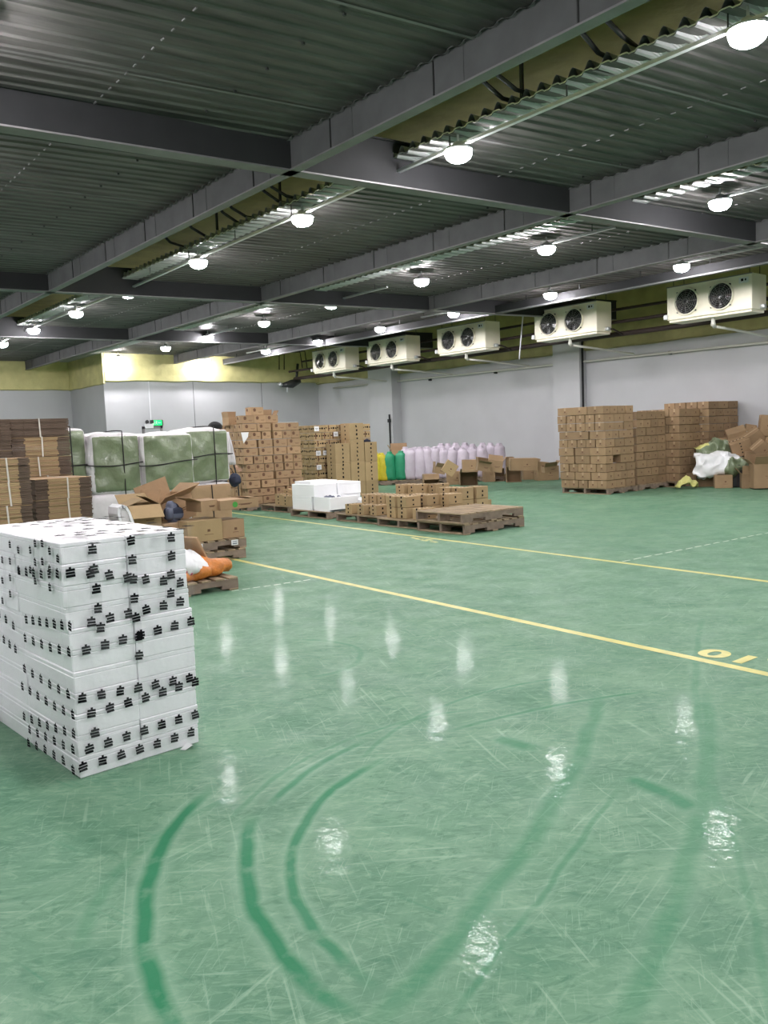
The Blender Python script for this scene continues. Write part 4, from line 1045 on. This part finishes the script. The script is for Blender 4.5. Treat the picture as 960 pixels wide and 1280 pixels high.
open_carton(.50, .42, .30, (q.x-.12, q.y-.15, .46), (.0, -.25, .2), 'tilted open carton with a raised lid flap, behind the left one', 'open cartons near the bales', (150, 95, 60, 160), m='card')
o = link('dark_jacket', soft_box(.2, .2, .2, lambda sd, u, v: M['slate'] if u < .1 else M['navy'], 10, .09, .03, .06, 8, 3), None, (cp_(219, 650, Yo).x, Yo+.05, .5), .4); tag(o, 'crumpled dark blue jacket between the open cartons', 'jacket')
carton('carton', .3, .3, .37, 'card', 'plain', (cp_(217, 650, Yo).x, Yo+.1, .125), 0, 'carton under the crumpled dark jacket', 'cartons in the open carton pile')
# curled white foam lid
b = MB(); q = cp_(159, 640, Yo-.1); pr_ = [(-.085, .50), (-.11, .66), (-.1, .735), (-.05, .765), (.0, .745), (.035, .68), (.09, .5), (.13, .36)]
for k in range(len(pr_)-1):
    (x_0, z_0), (x_1, z_1) = pr_[k], pr_[k+1]; t_ = .028
    d = Vector((x_1-x_0, 0, z_1-z_0)); n_ = Vector((-d.z, 0, d.x)).normalized()*t_
    a = Vector((x_0, 0, z_0)); c = Vector((x_1, 0, z_1)); y_ = Vector((0, .3, 0))
    V_ = [a, c, c-n_, a-n_, a+y_, c+y_, c-n_+y_, a-n_+y_]
    b.add(V_, [(0, 1, 2, 3), (7, 6, 5, 4), (0, 4, 5, 1), (1, 5, 6, 2), (2, 6, 7, 3), (3, 7, 4, 0)], M['foam'])
b.box((-.02, .15, .56), (.12, .26, .32), M['wtarp'], b=.02)
b.box((-.02, .15, .2), (.2, .3, .4), M['wtarp'], b=.02)
tag(b.build('plastic_crate', None, False, (q.x, q.y, 0)), 'white curved plastic rim standing behind the foam pile', 'crate')

# sacks lying on the near pallet
def lying_sack(l, w, h, m, seed, patch=None, ex=3.2, na=.03):
    b = MB(); nu, nv = 22, 18; vs = []
    for i in range(nu+1):
        u = 2*i/nu-1; prof = max(.03, (1-abs(u)**ex))**.55
        for j in range(nv):
            a = 2*PI*j/nv; ca, sa = math.cos(a), math.sin(a)
            y = w/2*prof*(abs(ca)**.8)*(1 if ca > 0 else -1); z = h/2*(prof**.8)*(abs(sa)**.9)*(1 if sa > 0 else -1)
            p = Vector((u*l/2, y, z)); p += Vector((0, y, z)).normalized()*(na*noise.noise(p*7+Vector((seed, 0, 0)))+na*.6*(abs(noise.noise(p*13+Vector((0, seed, 0))))-.2)) if (y or z) else Vector()
            p.z = max(p.z, -h*.42)+h*.42; vs.append(p)
    for i in range(nu):
        for j in range(nv):
            f = (i*nv+j, (i+1)*nv+j, (i+1)*nv+(j+1) % nv, i*nv+(j+1) % nv)
            mm = M[m]
            if patch: mm = patch(i/nu, j/nv) or mm
            b.add([vs[k] for k in f], [(0, 1, 2, 3)], mm)
    me = b.mesh('sack', True); bm = bmesh.new(); bm.from_mesh(me); bmesh.ops.remove_doubles(bm, verts=bm.verts, dist=1e-4); bmesh.ops.recalc_face_normals(bm, faces=bm.faces); bm.to_mesh(me); bm.free(); return me
o = link('orange_bag', lying_sack(.86, .46, .17, 'orange', 1, None, 2.4, .07), None, (A_.x-.34, A_.y+.27, .125), .12); o.rotation_euler = (0, -.06, .12); tag(o, 'orange mesh bag lying on the near pallet under the white sack', 'bag')
o = link('white_sack', lying_sack(.58, .42, .13, 'paper', 2, lambda u, v: M['pink'] if (.46 < u < .60 and v > .5 and int(u*22) % 2) else None, 7, .09), None, (A_.x-.52, A_.y+.22, .29), .1); o.rotation_euler = (.45, .25, .1); tag(o, 'white printed sack with a pink band resting on the orange bag', 'sack')
b = MB(); q = cp_(240, 690, A_.y+.5); b.box((0, 0, .2), (.02, .35, .36), M['card'], mt=Matrix.Rotation(-.5, 4, 'Y')); tag(b.build('cardboard_sheet', None, False, (q.x, q.y, .15), .3), 'loose cardboard flap leaning behind the white sack', 'cardboard')

# ---------------------------------------------------------------- row of pallets with foam boxes and small cartons
pallet(9.0, 14.15, 0, 0, 'pallet with small cartons at the left end of the row', .85, .95)
for i, (x_, y_, l_, h_) in enumerate(((8.68, 13.78, .24, .2), (8.72, 14.1, .24, .22), (9.0, 13.8, .3, .3), (9.02, 14.2, .3, .3))):
    carton('taped_carton', l_, .26, h_, 'cardB', 'taped', (x_, y_, .125), 0, 'small taped carton left of the white foam boxes, %s from left' % ORD[i+1], 'cartons left of the foam boxes')
pallet(8.8, 12.5, 0, 0, 'pallet under the clean white foam boxes', 1.02, 1.1)
wf = foam_mesh(.52, .6, .19, 'foam')
def wfb(x, y, z, rz, label, sx=1, sy=1, sz=1):
    o = link('white_foam_box', wf, None, (x, y, z), rz); o.scale = (sx, sy, sz); return tag(o, label, 'foam box', 'clean white foam boxes on the pallet')
# open lower box at the front
def open_foam(x, y, z, l, w, h, label, rz=0):
    r = empty('open_foam_box', (x, y, z), rz); b = MB(); t = .035
    b.box((0, 0, t/2), (l, w, t), M['foam'], b=.005)
    for s in (-1, 1): b.box((0, s*(w/2-t/2), h/2), (l, t, h), M['foam'], b=.006); b.box((s*(l/2-t/2), 0, h/2), (t-.002, w-2*t+.004, h-.001), M['foam'])
    b.build('box_body', r); b = MB()
    for k in range(9): b.lathe([(.001, 0), (.035, .02), (.04, .05), (.02, .07), (.001, .075)], M['slate'], 8, (random.uniform(-l*.35, l*.1), random.uniform(-w*.3, w*.3), h-.06))
    b.box((0, 0, h*.5), (l-2*t, w-2*t, h-.1), M['foam']); b.build('contents', r, True); return tag(r, label, 'foam box', 'clean white foam boxes on the pallet')
open_foam(8.6, 12.15, .125, .62, .52, .25, 'open white foam box with dark contents at the front of the pallet')
wfb(8.56, 12.76, .125, 0, 'lower white foam box behind the open one', 1.1, 1.05, 1.3)
wfb(8.53, 12.72, .372, .03, 'upper white foam box at the left of the pallet', .98, 1.15, 1.15)
wfb(9.12, 12.75, .125, 0, 'lower white foam box at the back right of the pallet', 1.05, .95, 1.3)
wfb(9.08, 12.70, .372, -.02, 'upper white foam box at the right of the pallet', 1.0, 1.1, 1.15)
wfb(8.62, 12.78, .591, .02, 'topmost white foam box lid on the pallet', 1.15, .85, .25)
wfb(9.2, 12.1, .125, 0, 'low white foam box right of the open one', .9, .9, .85)
pallet(8.75, 10.98, 0, 0, 'pallet with single layer of small taped cartons', 1.0, 1.12)
pallet(8.66, 9.83, 0, 0, 'pallet with double layer of small taped cartons', 1.0, .95)
B3 = 'small cartons with dark tape on the pallet row'
sm = []
def smc(x_, y_, z_, lab, l_=.26, w_=.18, h_=.17, rz=0): carton('taped_carton', l_, w_, h_, 'cardB', 'taped', (x_, y_, z_), rz+random.uniform(-.03, .03), lab, B3)
for i, (x_, y_) in enumerate(((8.36, 11.28), (8.36, 10.95), (8.42, 10.68))): smc(x_, y_, .125, 'small taped carton at the front of the single layer, %s from left' % ORD[i+1])
for i, (x_, y_) in enumerate(((8.85, 11.4), (8.85, 11.18), (8.85, 10.96), (8.85, 10.74))): smc(x_, y_, .125, 'small taped carton behind the single layer, %s from left' % ORD[i+1], .34, .2, .3)
k = 0
for i, (x_, y_) in enumerate(((8.36, 10.12), (8.38, 9.88), (8.40, 9.55))):
    for z_ in (0, 1):
        if i == 2 and z_: continue
        smc(x_, y_, .125+.172*z_, 'small taped carton, %s of the double layer, %s from left' % (('bottom', 'top')[z_], ORD[i+1]), .3, .22)
for i, (x_, y_) in enumerate(((8.75, 10.1), (8.77, 9.84), (9.05, 9.65))):
    for z_ in (0, 1): smc(x_, y_, .125+.172*z_, 'taped carton behind the double layer, %s, %s from left' % (('bottom', 'top')[z_], ORD[i+1]), .3, .24)
pallet(9.75, 11.0, 0, 0, 'rear pallet half hidden behind the small cartons', 1.0, 1.1)
for i, (x_, y_) in enumerate(((9.45, 11.2), (9.5, 10.93), (9.75, 10.68))):
    for z_ in (0, 1): smc(x_, y_, .125+.215*z_, 'taped carton on the rear pallet, %s, %s from left' % (('bottom', 'top')[z_], ORD[i+1]), .3, .23, .213)
pallet(9.75, 10.0, 0, 0, 'rear pallet behind the empty pallet stack', .8, .62)
for i, (x_, y_) in enumerate(((9.48, 10.12), (9.52, 9.86), (9.82, 9.82))):
    for z_ in (0, 1): smc(x_, y_, .125+.2*z_, 'taped carton right of the rear pallet, %s, %s from left' % (('bottom', 'top')[z_], ORD[i+1]), .27, .25, .198)
smc(10.08, 9.95, .125, 'low taped carton at the right end behind the empty pallets', .2, .22, .15)
C_ = fl(582, 669); a_ = pallet(C_.x+.60, C_.y+.50, 0, .015, 'lower empty pallet of the stack of two', 1.13, .9); b_ = pallet(C_.x+.58, C_.y+.50, .15, 0, 'upper empty pallet of the stack of two', 1.13, .9)
a_.scale.z = b_.scale.z = 1.2

# ---------------------------------------------------------------- standing sacks
def sack_mesh(m, seed, H=.88, R0=.165):
    b = MB(); n = 16; prof = [(0.6, 0), (.92, .02), (1.02, .12), (.98, .3), (1.0, .48), (.98, .64), (.95, .76), (.88, .84), (.72, .89), (.5, .92), (.38, .94), (.42, .965), (.30, 1.0)]
    vs = []
    for i, (r, z) in enumerate(prof):
        for k in range(n):
            a = 2*PI*k/n; q = Vector((math.cos(a)*r*R0*1.08, math.sin(a)*r*R0*.85, z*H))
            e = noise.noise(Vector((math.cos(a)*1.4+seed*5, math.sin(a)*1.4, z*5)))*.05; pl_ = (.07 if i > 8 else .008)*math.cos(a*5+seed)
            q.x *= 1+e*4*1+pl_*3; q.y *= 1+e*4+pl_*3; q.x += .03*math.sin(z*3+seed); vs.append(q)
    fs = []
    for i in range(len(prof)-1):
        for k in range(n): fs.append((i*n+k, i*n+(k+1) % n, (i+1)*n+(k+1) % n, (i+1)*n+k))
    fs.append(tuple(reversed(range(n)))); fs.append(tuple(range((len(prof)-1)*n, len(prof)*n)))
    b.add(vs, fs, M[m]); me = b.mesh('sack', True); return me
smesh = [sack_mesh('sackw', s) for s in range(5)]; sy = [sack_mesh('sacky', 7), sack_mesh('sacky', 8)]; sg = [sack_mesh('sackg', 9), sack_mesh('sackg', 10)]
pS, pE = Vector((14.72, 18.75)), Vector((17.75, 16.35)); dS = (pE-pS).normalized(); nS = Vector((-dS.y, dS.x)); nS = nS if nS.y < 0 else -nS
a0 = math.atan2(dS.y, dS.x)
def sack(me, name, x_, y_, label, group, z_=.125, s=1.):
    o = link(name, me, None, (x_, y_, z_), a0+random.uniform(-.3, .3)); o.scale = (s, s, s*random.uniform(.96, 1.04)); return tag(o, label, 'sack', group)
fr_x = [470, 478, 488, 501, 513.5, 524.5, 535, 545.5, 555.5, 565, 577]; 
def onrow(px, off):
    # where the sight line of a column meets the row (a vertical plane along dS)
    P_ = pS - nS*0 + nS*off; d = ROT @ Vector((px-480, 60, -FPX)); n_ = Vector((-dS.y, dS.x)); t = (P_-Vector((0, 0))).dot(n_)/(d.x*n_.x+d.y*n_.y); return Vector((d.x*t, d.y*t))
cnt = 0
for i, px in enumerate(fr_x):
    p = onrow(px, .25)
    if i < 2: sack(sy[i], 'yellow_sack', p.x, p.y, ('yellow sack at the left end, partly behind the upright cartons', 'yellow sack touching the first green sack')[i], 'yellow sacks', s=.9)
    elif i < 4: sack(sg[i-2], 'green_sack', p.x, p.y, ('green sack beside the yellow sacks', 'green sack beside the first white sack')[i-2], 'green sacks', s=.93)
    else: cnt += 1; sack(smesh[i % 5], 'white_sack', p.x, p.y, 'tied pale lilac sack in the front row, %s from left' % ORD[cnt], 'tied pale sacks by the wall')
for i, px in enumerate((508, 519, 530, 541, 551, 561, 571, 581, 592, 603, 614, 625)):
    p = onrow(px, -.2)
    sack(smesh[(i*2+1) % 5], 'white_sack', p.x, p.y, 'tied pale lilac sack in the rear row, %s from left' % ORD[i+1], 'tied pale sacks by the wall', z_=.15, s=1.06 if i > 3 else 1.)
for i, px in enumerate((590, 602)):
    p = onrow(px, .2); cnt += 1; sack(smesh[i], 'white_sack', p.x, p.y, 'tied pale lilac sack in the front row, %s from left' % ORD[cnt], 'tied pale sacks by the wall')
for i, px in enumerate((478, 515, 555, 600)):
    p = onrow(px, .05); pallet(p.x+.1, p.y, 0, a0, 'pallet under the row of sacks, %s from left' % ORD[i+1], 1.05, .9)
p = onrow(500, -.75); open_carton(.5, .4, .5, (p.x, p.y, .45), (0, 0, -.6), 'open carton rising behind the green sacks', 'cartons behind the sacks', (None, 100, 120, None))
carton('carton', .5, .4, .45, 'card', 'plain', (p.x, p.y, 0), -.6, 'carton hidden behind the green sacks, under an open one', 'cartons behind the sacks')

# ---------------------------------------------------------------- tumbled cartons before the sacks
HG = 'tumbled empty cartons by the wall'
def tumble(px, py, z, l, w, h, rot, label, op=None, m='cardR', taped=False):
    """px,py = middle of its foot on the level z"""
    p = fl(px, py, z)
    if abs(rot[0]-1.57) < .01: p = Vector((p.x, p.y+h*.5, p.z+w/2))
    if op: return open_carton(l, w, h, p, rot, label, HG, op, m=m)
    return carton('carton', l, w, h, m, 'taped' if taped else 'plain', p, rot[2], label, HG, rot=rot)
YW = -.68   # turns a front face square to the camera
tumble(529, 603, 0, .5, .35, .3, (0, 0, -.5), 'closed carton lying at the left end of the tumbled heap')
tumble(543, 606, 0, .42, .3, .34, (1.57, 0, -.6), 'carton on its side with a dark slot, second at the floor from left', (100, 20, None, None))
tumble(552, 602, 0, .3, .3, .42, (0, 0, -.6), 'narrow carton standing third from left in the tumbled heap', (100, None, 110, None))
tumble(569, 605.5, 0, .46, .36, .36, (0, 0, -.7), 'wide closed carton under the diamond tilted carton')
tumble(591, 606, 0, .46, .36, .36, (1.57, 0, -.7), 'carton on its side with a dark open mouth, middle of heap', (165, 120, None, None))
tumble(611, 602, 0, .3, .36, .46, (0, 0, -.6), 'upright carton right of the dark mouthed carton', (100, 100, None, None))
tumble(627, 601, 0, .4, .36, .4, (1.57, 0, -.75), 'carton on its side with its mouth in shade, right of middle', (150, None, None, None))
tumble(648, 602, 0, .4, .42, .38, (1.57, 0, -.75), 'boldest open mouthed carton on its side, right part of heap', (175, 160, None, None))
tumble(663, 599, 0, .42, .4, .4, (0, 0, -.7), 'carton behind the bold open mouthed one', (60, None, None, 110))
tumble(683, 600, 0, .60, .42, .40, (0, 0, -.6), 'long closed carton nearest the tall right stacks')
tumble(534, 590, .30, .34, .3, .26, (0, .1, -.5), 'small carton perched on the left end of the tumbled heap')
tumble(587.5, 590, .37, .40, .3, .32, (0, 0, -.7), 'closed carton on top of the dark mouthed carton')
tumble(603, 589, .46, .30, .28, .2, (0, .2, -.6), 'small pale carton with a raised flap on the heap', (160, 60, 110, None))
tumble(617, 590, .42, .36, .3, .28, (0, .15, -.7), 'carton tipped to the right on the heap', (60, None, None, 120))
tumble(654, 588, .42, .66, .42, .30, (0, .03, -.7), 'large carton lying atop the right part of the heap')
tumble(674, 588, .40, .36, .34, .22, (0, .12, -.6), 'sagging carton at the back right of the heap')
tumble(687, 590, .40, .3, .3, .14, (0, -.1, -.6), 'torn carton piece lying on the long closed carton', (140, None, None, 130))
tumble(552, 596, 0, .34, .3, .5, (0, 0, -.7), 'dim carton behind the narrow ones, left part of heap', m='card')
tumble(579, 600, 0, .4, .36, .42, (0, 0, -.7), 'carton hidden behind the wide closed carton, left of middle')
tumble(636, 598, 0, .3, .3, .48, (0, 0, -.7), 'narrow carton between the two open mouthed ones', (100, 80, None, None))
tumble(516, 604, 0, .34, .3, .3, (0, 0, -.6), 'low carton half hidden behind the small taped cartons')
tumble(548, 592, .42, .26, .26, .16, (0, .2, -.5), 'small brown carton on the narrow ones, left part of heap', (130, None, 100, None))
p = fl(567, 583, .62); o = carton('carton', .30, .26, .30, 'cardB', 'plain', p, 0, 'pale carton tilted like a diamond with a bright spot', HG, rot=(0, .6, -.7)); o.location = (p.x-.15, p.y+.1, .46)
for i, (x0, y0, l) in enumerate(((560, 590, .3), (676, 601, .3))):
    pass

# ---------------------------------------------------------------- right hand heap
RG = 'tumbled cartons by the right wall'
def rh(x_, y_, z_, l, w, h, rot, label, op=None, m='cardR', taped=False):
    if op: return open_carton(l, w, h, (x_, y_, z_), rot, label, RG, op, m=m)
    return carton('carton', l, w, h, m, 'taped' if taped else 'plain', (x_, y_, z_), rot[2], label, RG, rot=rot)
def g(px, py, z=0): p = fl(px, py, z); return p.x, p.y
def gp(px, py, X_): p = at(px, py, 0, X_); return p.x, p.y, p.z
from mathutils import Euler
def rhc(px, py, X_, l, w, h, rot, label, op=None, m='cardR', taped=False):
    """px,py = middle of the carton, in the upright plane X_ of the hall"""
    c = at(px, py, 0, X_); o_ = c - Euler(rot).to_matrix() @ Vector((0, 0, h/2))
    if o_.z < 0: o_.z = 0
    return rh(o_.x, o_.y, o_.z, l, w, h, rot, label, op, m, taped)
YR = -.95
rhc(881.5, 603, 16.9, .40, .3, .27, (1.57, 0, YR), 'low carton with a bright lid and dark mouth under the tarps', (185, None, None, None))
rhc(903.5, 602.5, 16.9, .36, .36, .28, (0, 0, YR), 'square closed carton beside the bright lidded one')
rhc(862, 600, 17.2, .34, .3, .3, (0, 0, YR), 'small carton behind the yellow film scrap')
c = at(920.5, 597, 0, 17.2); b = MB(); b.box((0, 0, .24), (.25, .3, .48), M['blackm'], b=.02); b.box((0, -.155, .24), (.02, .02, .46), M['dpipe']); b.box((-.09, -.155, .24), (.02, .02, .46), M['dpipe']); b.box((.09, -.155, .24), (.02, .02, .46), M['dpipe'])
tag(b.build('dark_crate', None, False, (c.x, c.y, 0), YR), 'tall black crate under the green and white tarps', 'crate')
rhc(935, 601, 17.0, .28, .36, .30, (0, 0, YR), 'narrow carton right of the black crate', (100, None, 130, None))
rhc(954, 594.5, 16.9, .46, .42, .50, (0, 0, YR+.1), 'large open carton with a hand hole and raised flap', (128, 70, 140, 110))
rhc(975, 590, 17.1, .5, .5, .6, (0, 0, YR), 'tall carton at the right picture edge, foot of heap')
rhc(945, 588, 17.7, .5, .4, .75, (0, 0, YR), 'carton buried in the middle of the heap')
rhc(922, 590, 17.9, .6, .4, .6, (0, 0, YR), 'carton buried behind the black crate')
rhc(962, 565, 18.3, .6, .5, 1.1, (0, 0, YR), 'tall carton buried at the back of the heap')
rhc(904, 551, 17.8, .30, .34, .14, (.0, -.1, YR), 'flat carton wedged left of the dotted carton')
rhc(903, 570, 18.0, .5, .4, .3, (.0, .0, YR), 'carton under the flat wedged carton, behind the tarps')
rhc(925, 558, 17.55, .42, .34, .34, (.3, -.3, YR), 'tilted carton with black dots, upper middle of heap', taped=True)
rhc(920, 543, 17.8, .40, .34, .2, (.35, -.28, YR), 'flap topped carton leaning over the dotted one', (30, None, None, None))
rhc(943, 549, 17.75, .36, .36, .36, (.25, -.6, YR), 'carton leaning left beside the dotted one')
rhc(952, 562, 17.35, .30, .32, .32, (.3, -.75, YR-.1), 'leaning carton just above the large open carton')
rhc(966, 560, 17.6, .34, .4, .4, (0, .3, YR), 'carton at the right picture edge, middle height')
rhc(957, 532, 18.1, .26, .36, .46, (0, .12, YR), 'topmost carton of the right heap')
rhc(938, 535, 18.3, .22, .3, .16, (0, .2, YR), 'small dark carton piece left of the topmost carton')
# crumpled tarps
def tarp(l, w, h, seed, mats, split):
    b = MB(); nx_, ny_ = 34, 22; vs = []
    for i in range(nx_+1):
        for j in range(ny_+1):
            u, v = i/nx_*2-1, j/ny_*2-1
            q = Vector((u*l/2, v*w/2, 0)); rr_ = min(1, max(abs(u), abs(v)))
            k = max(0, 1-(u*u*.8+v*v*.9)); e = Vector((seed, 0, 0))
            z = h*k**.6 + .10*noise.noise(q*3+e) + .05*noise.noise(q*8+e) + .035*noise.noise(q*17+e)
            rdg = abs(noise.noise(q*6+e*2)); z += .13*(.6-rdg*2)*k
            q.x += .07*noise.noise(q*6+e*3); q.y += .07*noise.noise(q*6+e*4)
            vs.append(Vector((q.x, q.y, max(z, -.25))))
    for i in range(nx_):
        for j in range(ny_):
            f = [i*(ny_+1)+j, (i+1)*(ny_+1)+j, (i+1)*(ny_+1)+j+1, i*(ny_+1)+j+1]
            b.add([vs[k] for k in f], [(0, 1, 2, 3)], mats[split(i/nx_, j/ny_)])
    me = b.mesh('tarp', True); bm = bmesh.new(); bm.from_mesh(me); bmesh.ops.remove_doubles(bm, verts=bm.verts, dist=1e-5); bm.to_mesh(me); bm.free(); return me
def addtarp(me, loc, rot, label, nm='crumpled_tarp'):
    o = link(nm, me, None, loc, 0); o.rotation_euler = rot; md = o.modifiers.new('s', 'SOLIDIFY'); md.thickness = .012; return tag(o, label, 'tarp', 'crumpled tarps on the heap')
rhc(893, 588, 17.8, .7, .5, .5, (0, 0, YR), 'wide carton buried under the tarps')
addtarp(tarp(1.15, .62, .30, 2.2, [M['paper'], M['gtarp']], lambda u, v: 1 if (u > .55 and v < .5+.2*math.sin(u*9)) else 0), at(902, 583, 0, 17.1), (.85, .12, YR), 'crumpled white tarp with a green corner spilling over the heap')
addtarp(tarp(.78, .42, .24, 5.1, [M['gtarp'], M['ysack']], lambda u, v: 1 if u < .3 and v > .45 else 0), at(893, 564, 0, 17.35), (.75, -.05, YR), 'green tarp with a pale yellow edge above the white one')
addtarp(tarp(.46, .3, .16, 8.3, [M['wtarp']], lambda u, v: 0), at(886, 592, 0, 17.05), (.7, .1, YR), 'dull grey cloth bundled under the white tarp')
x_, y_ = g(857, 611)
o = addtarp(tarp(.46, .26, .12, 3.3, [M['ysack']], lambda u, v: 0), (x_, y_, .05), (0.1, 0, YR), 'crumpled pale yellow film scrap on the floor by the stacks', 'yellow_film'); o['category'] = 'film'; del o['group']

# ---------------------------------------------------------------- person behind the bales
def person():
    p = at(268, 527, 1, 14.35); X0, Y0, HZ = p.x, 14.35, p.z
    r = empty('person', (X0, Y0, 0), PI*.0); s = (HZ)/1.76
    def skin(name, V_, E_, R_, m, parent, root=0):
        me = bpy.data.meshes.new(name); me.from_pydata([Vector(v)*s for v in V_], E_, []); me.materials.append(M[m])
        o = link(name, me, parent); md = o.modifiers.new('k', 'SKIN'); md.use_smooth_shade = True
        for i, q in enumerate(R_):
            me.skin_vertices[0].data[i].radius = ((q[0], q[1]) if isinstance(q, tuple) else (q, q)); me.skin_vertices[0].data[i].use_root = i == root
        ss = o.modifiers.new('d', 'SUBSURF'); ss.levels = ss.render_levels = 2; return o
    V_ = [(0, 0, .93), (0, 0, 1.12), (0, 0, 1.32), (0, 0, 1.44), (0, -.01, 1.52), (0, -.02, 1.62), (0, -.02, 1.71),
          (.17, 0, 1.41), (.23, -.05, 1.13), (.26, -.22, .93), (.27, -.30, .88), (-.17, 0, 1.41), (-.22, -.03, 1.13), (-.22, -.14, .9), (-.22, -.18, .83),
          (.09, 0, .88), (.1, -.02, .48), (.1, .02, .09), (.1, -.12, .04), (-.09, 0, .88), (-.1, -.02, .48), (-.1, .02, .09), (-.1, -.12, .04)]
    E_ = [(0, 1), (1, 2), (2, 3), (3, 4), (4, 5), (5, 6), (3, 7), (7, 8), (8, 9), (9, 10), (3, 11), (11, 12), (12, 13), (13, 14), (0, 15), (15, 16), (16, 17), (17, 18), (0, 19), (19, 20), (20, 21), (21, 22)]
    R_ = [(.14, .10), (.13, .095), (.16, .11), (.10, .08), .052, (.075, .09), (.06, .075), .055, .042, .032, .03, .055, .042, .032, .03, .085, .055, .04, .035, .085, .055, .04, .035]
    skin('body', V_, E_, R_, 'skin', r)
    V2 = [(0, 0, .95), (0, 0, 1.12), (0, 0, 1.32), (0, 0, 1.43), (.17, 0, 1.41), (.23, -.05, 1.13), (.255, -.18, .965), (-.17, 0, 1.41), (-.22, -.03, 1.13), (-.22, -.12, .93)]
    skin('shirt', V2, [(0, 1), (1, 2), (2, 3), (3, 4), (4, 5), (5, 6), (3, 7), (7, 8), (8, 9)], [(.165, .12), (.15, .115), (.18, .13), (.10, .09), .07, .056, .046, .07, .056, .046], 'shirt', r)
    V3 = [(0, 0, .95), (.09, 0, .85), (.1, -.02, .48), (.1, .02, .1), (-.09, 0, .85), (-.1, -.02, .48), (-.1, .02, .1)]
    skin('trousers', V3, [(0, 1), (1, 2), (2, 3), (0, 4), (4, 5), (5, 6)], [(.155, .115), .105, .075, .06, .105, .075, .06], 'trou', r)
    for sx in (-1, 1): 
        b = MB(); b.box((sx*.1*s, -.06*s, .045*s), (.1*s, .27*s, .09*s), M['shoe'], b=.02); b.build('shoe', r)
    for sx, c in ((1, (.27, -.30, .88)), (-1, (-.22, -.18, .83))):
        for k in range(4):
            skin('finger', [(c[0]+(k-1.5)*.02, c[1]-.02, c[2]), (c[0]+(k-1.5)*.021, c[1]-.065, c[2]-.02), (c[0]+(k-1.5)*.02, c[1]-.075, c[2]-.055)], [(0, 1), (1, 2)], [.0095, .009, .008], 'skin', r)
        skin('thumb', [(c[0]-sx*.02, c[1], c[2]), (c[0]-sx*.05, c[1]-.03, c[2]-.01), (c[0]-sx*.05, c[1]-.06, c[2]-.02)], [(0, 1), (1, 2)], [.012, .011, .009], 'skin', r)
    b = MB(); vs = []; n = 18; cc = Vector((0, -.015, 1.655))*s
    rings = 8
    for i in range(rings+1):
        ph = PI*.60*i/rings
        for k in range(n):
            a = 2*PI*k/n; rr_ = .112*(1+.12*math.sin(ph)+.05*noise.noise(Vector((math.cos(a)*2, math.sin(a)*2, i))))
            back = 1.0 if math.sin(a) > -.5 else (1 if ph < PI*.42 else .82)
            vs.append(cc+Vector((math.cos(a)*math.sin(ph)*rr_*1.08*back, math.sin(a)*math.sin(ph)*rr_*1.1*back, math.cos(ph)*.108))*s)
    fs = [(i*n+k, (i+1)*n+k, (i+1)*n+(k+1) % n, i*n+(k+1) % n) for i in range(rings) for k in range(n)]
    b.add(vs, fs, M['hair']); b.build('hair', r, True)
    b = MB()
    for sx in (-1, 1): b.lathe([(.001, -.012), (.009, -.006), (.012, 0), (.009, .006), (.001, .012)], M['paper'], 8, Vector((sx*.033, -.098, 1.635))*s); b.lathe([(.001, 0), (.02, .004), (.025, .012), (.001, .014)], M['skin'], 8, Vector((sx*.082, -.01, 1.63))*s, Matrix.Rotation(PI/2*sx, 3, 'Y'))
    b.tube([Vector((0, -.10, 1.645))*s, Vector((0, -.122, 1.605))*s, Vector((0, -.1, 1.598))*s], [.008, .014, .008], M['skin'], 8); b.tube([Vector((-.025, -.1, 1.572))*s, Vector((0, -.107, 1.57))*s, Vector((.025, -.1, 1.572))*s], .005, M['pink'], 6)
    b.build('face', r, True)
    tag(r, 'person with black hair standing behind the glossy green bale', 'person'); return r
person()

# ---------------------------------------------------------------- world and exposure
w = bpy.data.worlds.new('world'); S.world = w; w.use_nodes = True
w.node_tree.nodes['Background'].inputs[0].default_value = (.5, .52, .55, 1); w.node_tree.nodes['Background'].inputs[1].default_value = .02
S.view_settings.view_transform = 'Standard'; S.view_settings.look = 'None'; S.view_settings.gamma = 1; S.view_settings.use_curve_mapping = False
S.view_settings.exposure = 0
S.cycles.use_denoising = True
S.cycles.max_bounces = 8; S.cycles.diffuse_bounces = 5
S.cycles.sample_clamp_indirect = 6
for o in COL.objects:
    if o.get('kind') == 'structure' and 'label' not in o: o['label'] = o.name
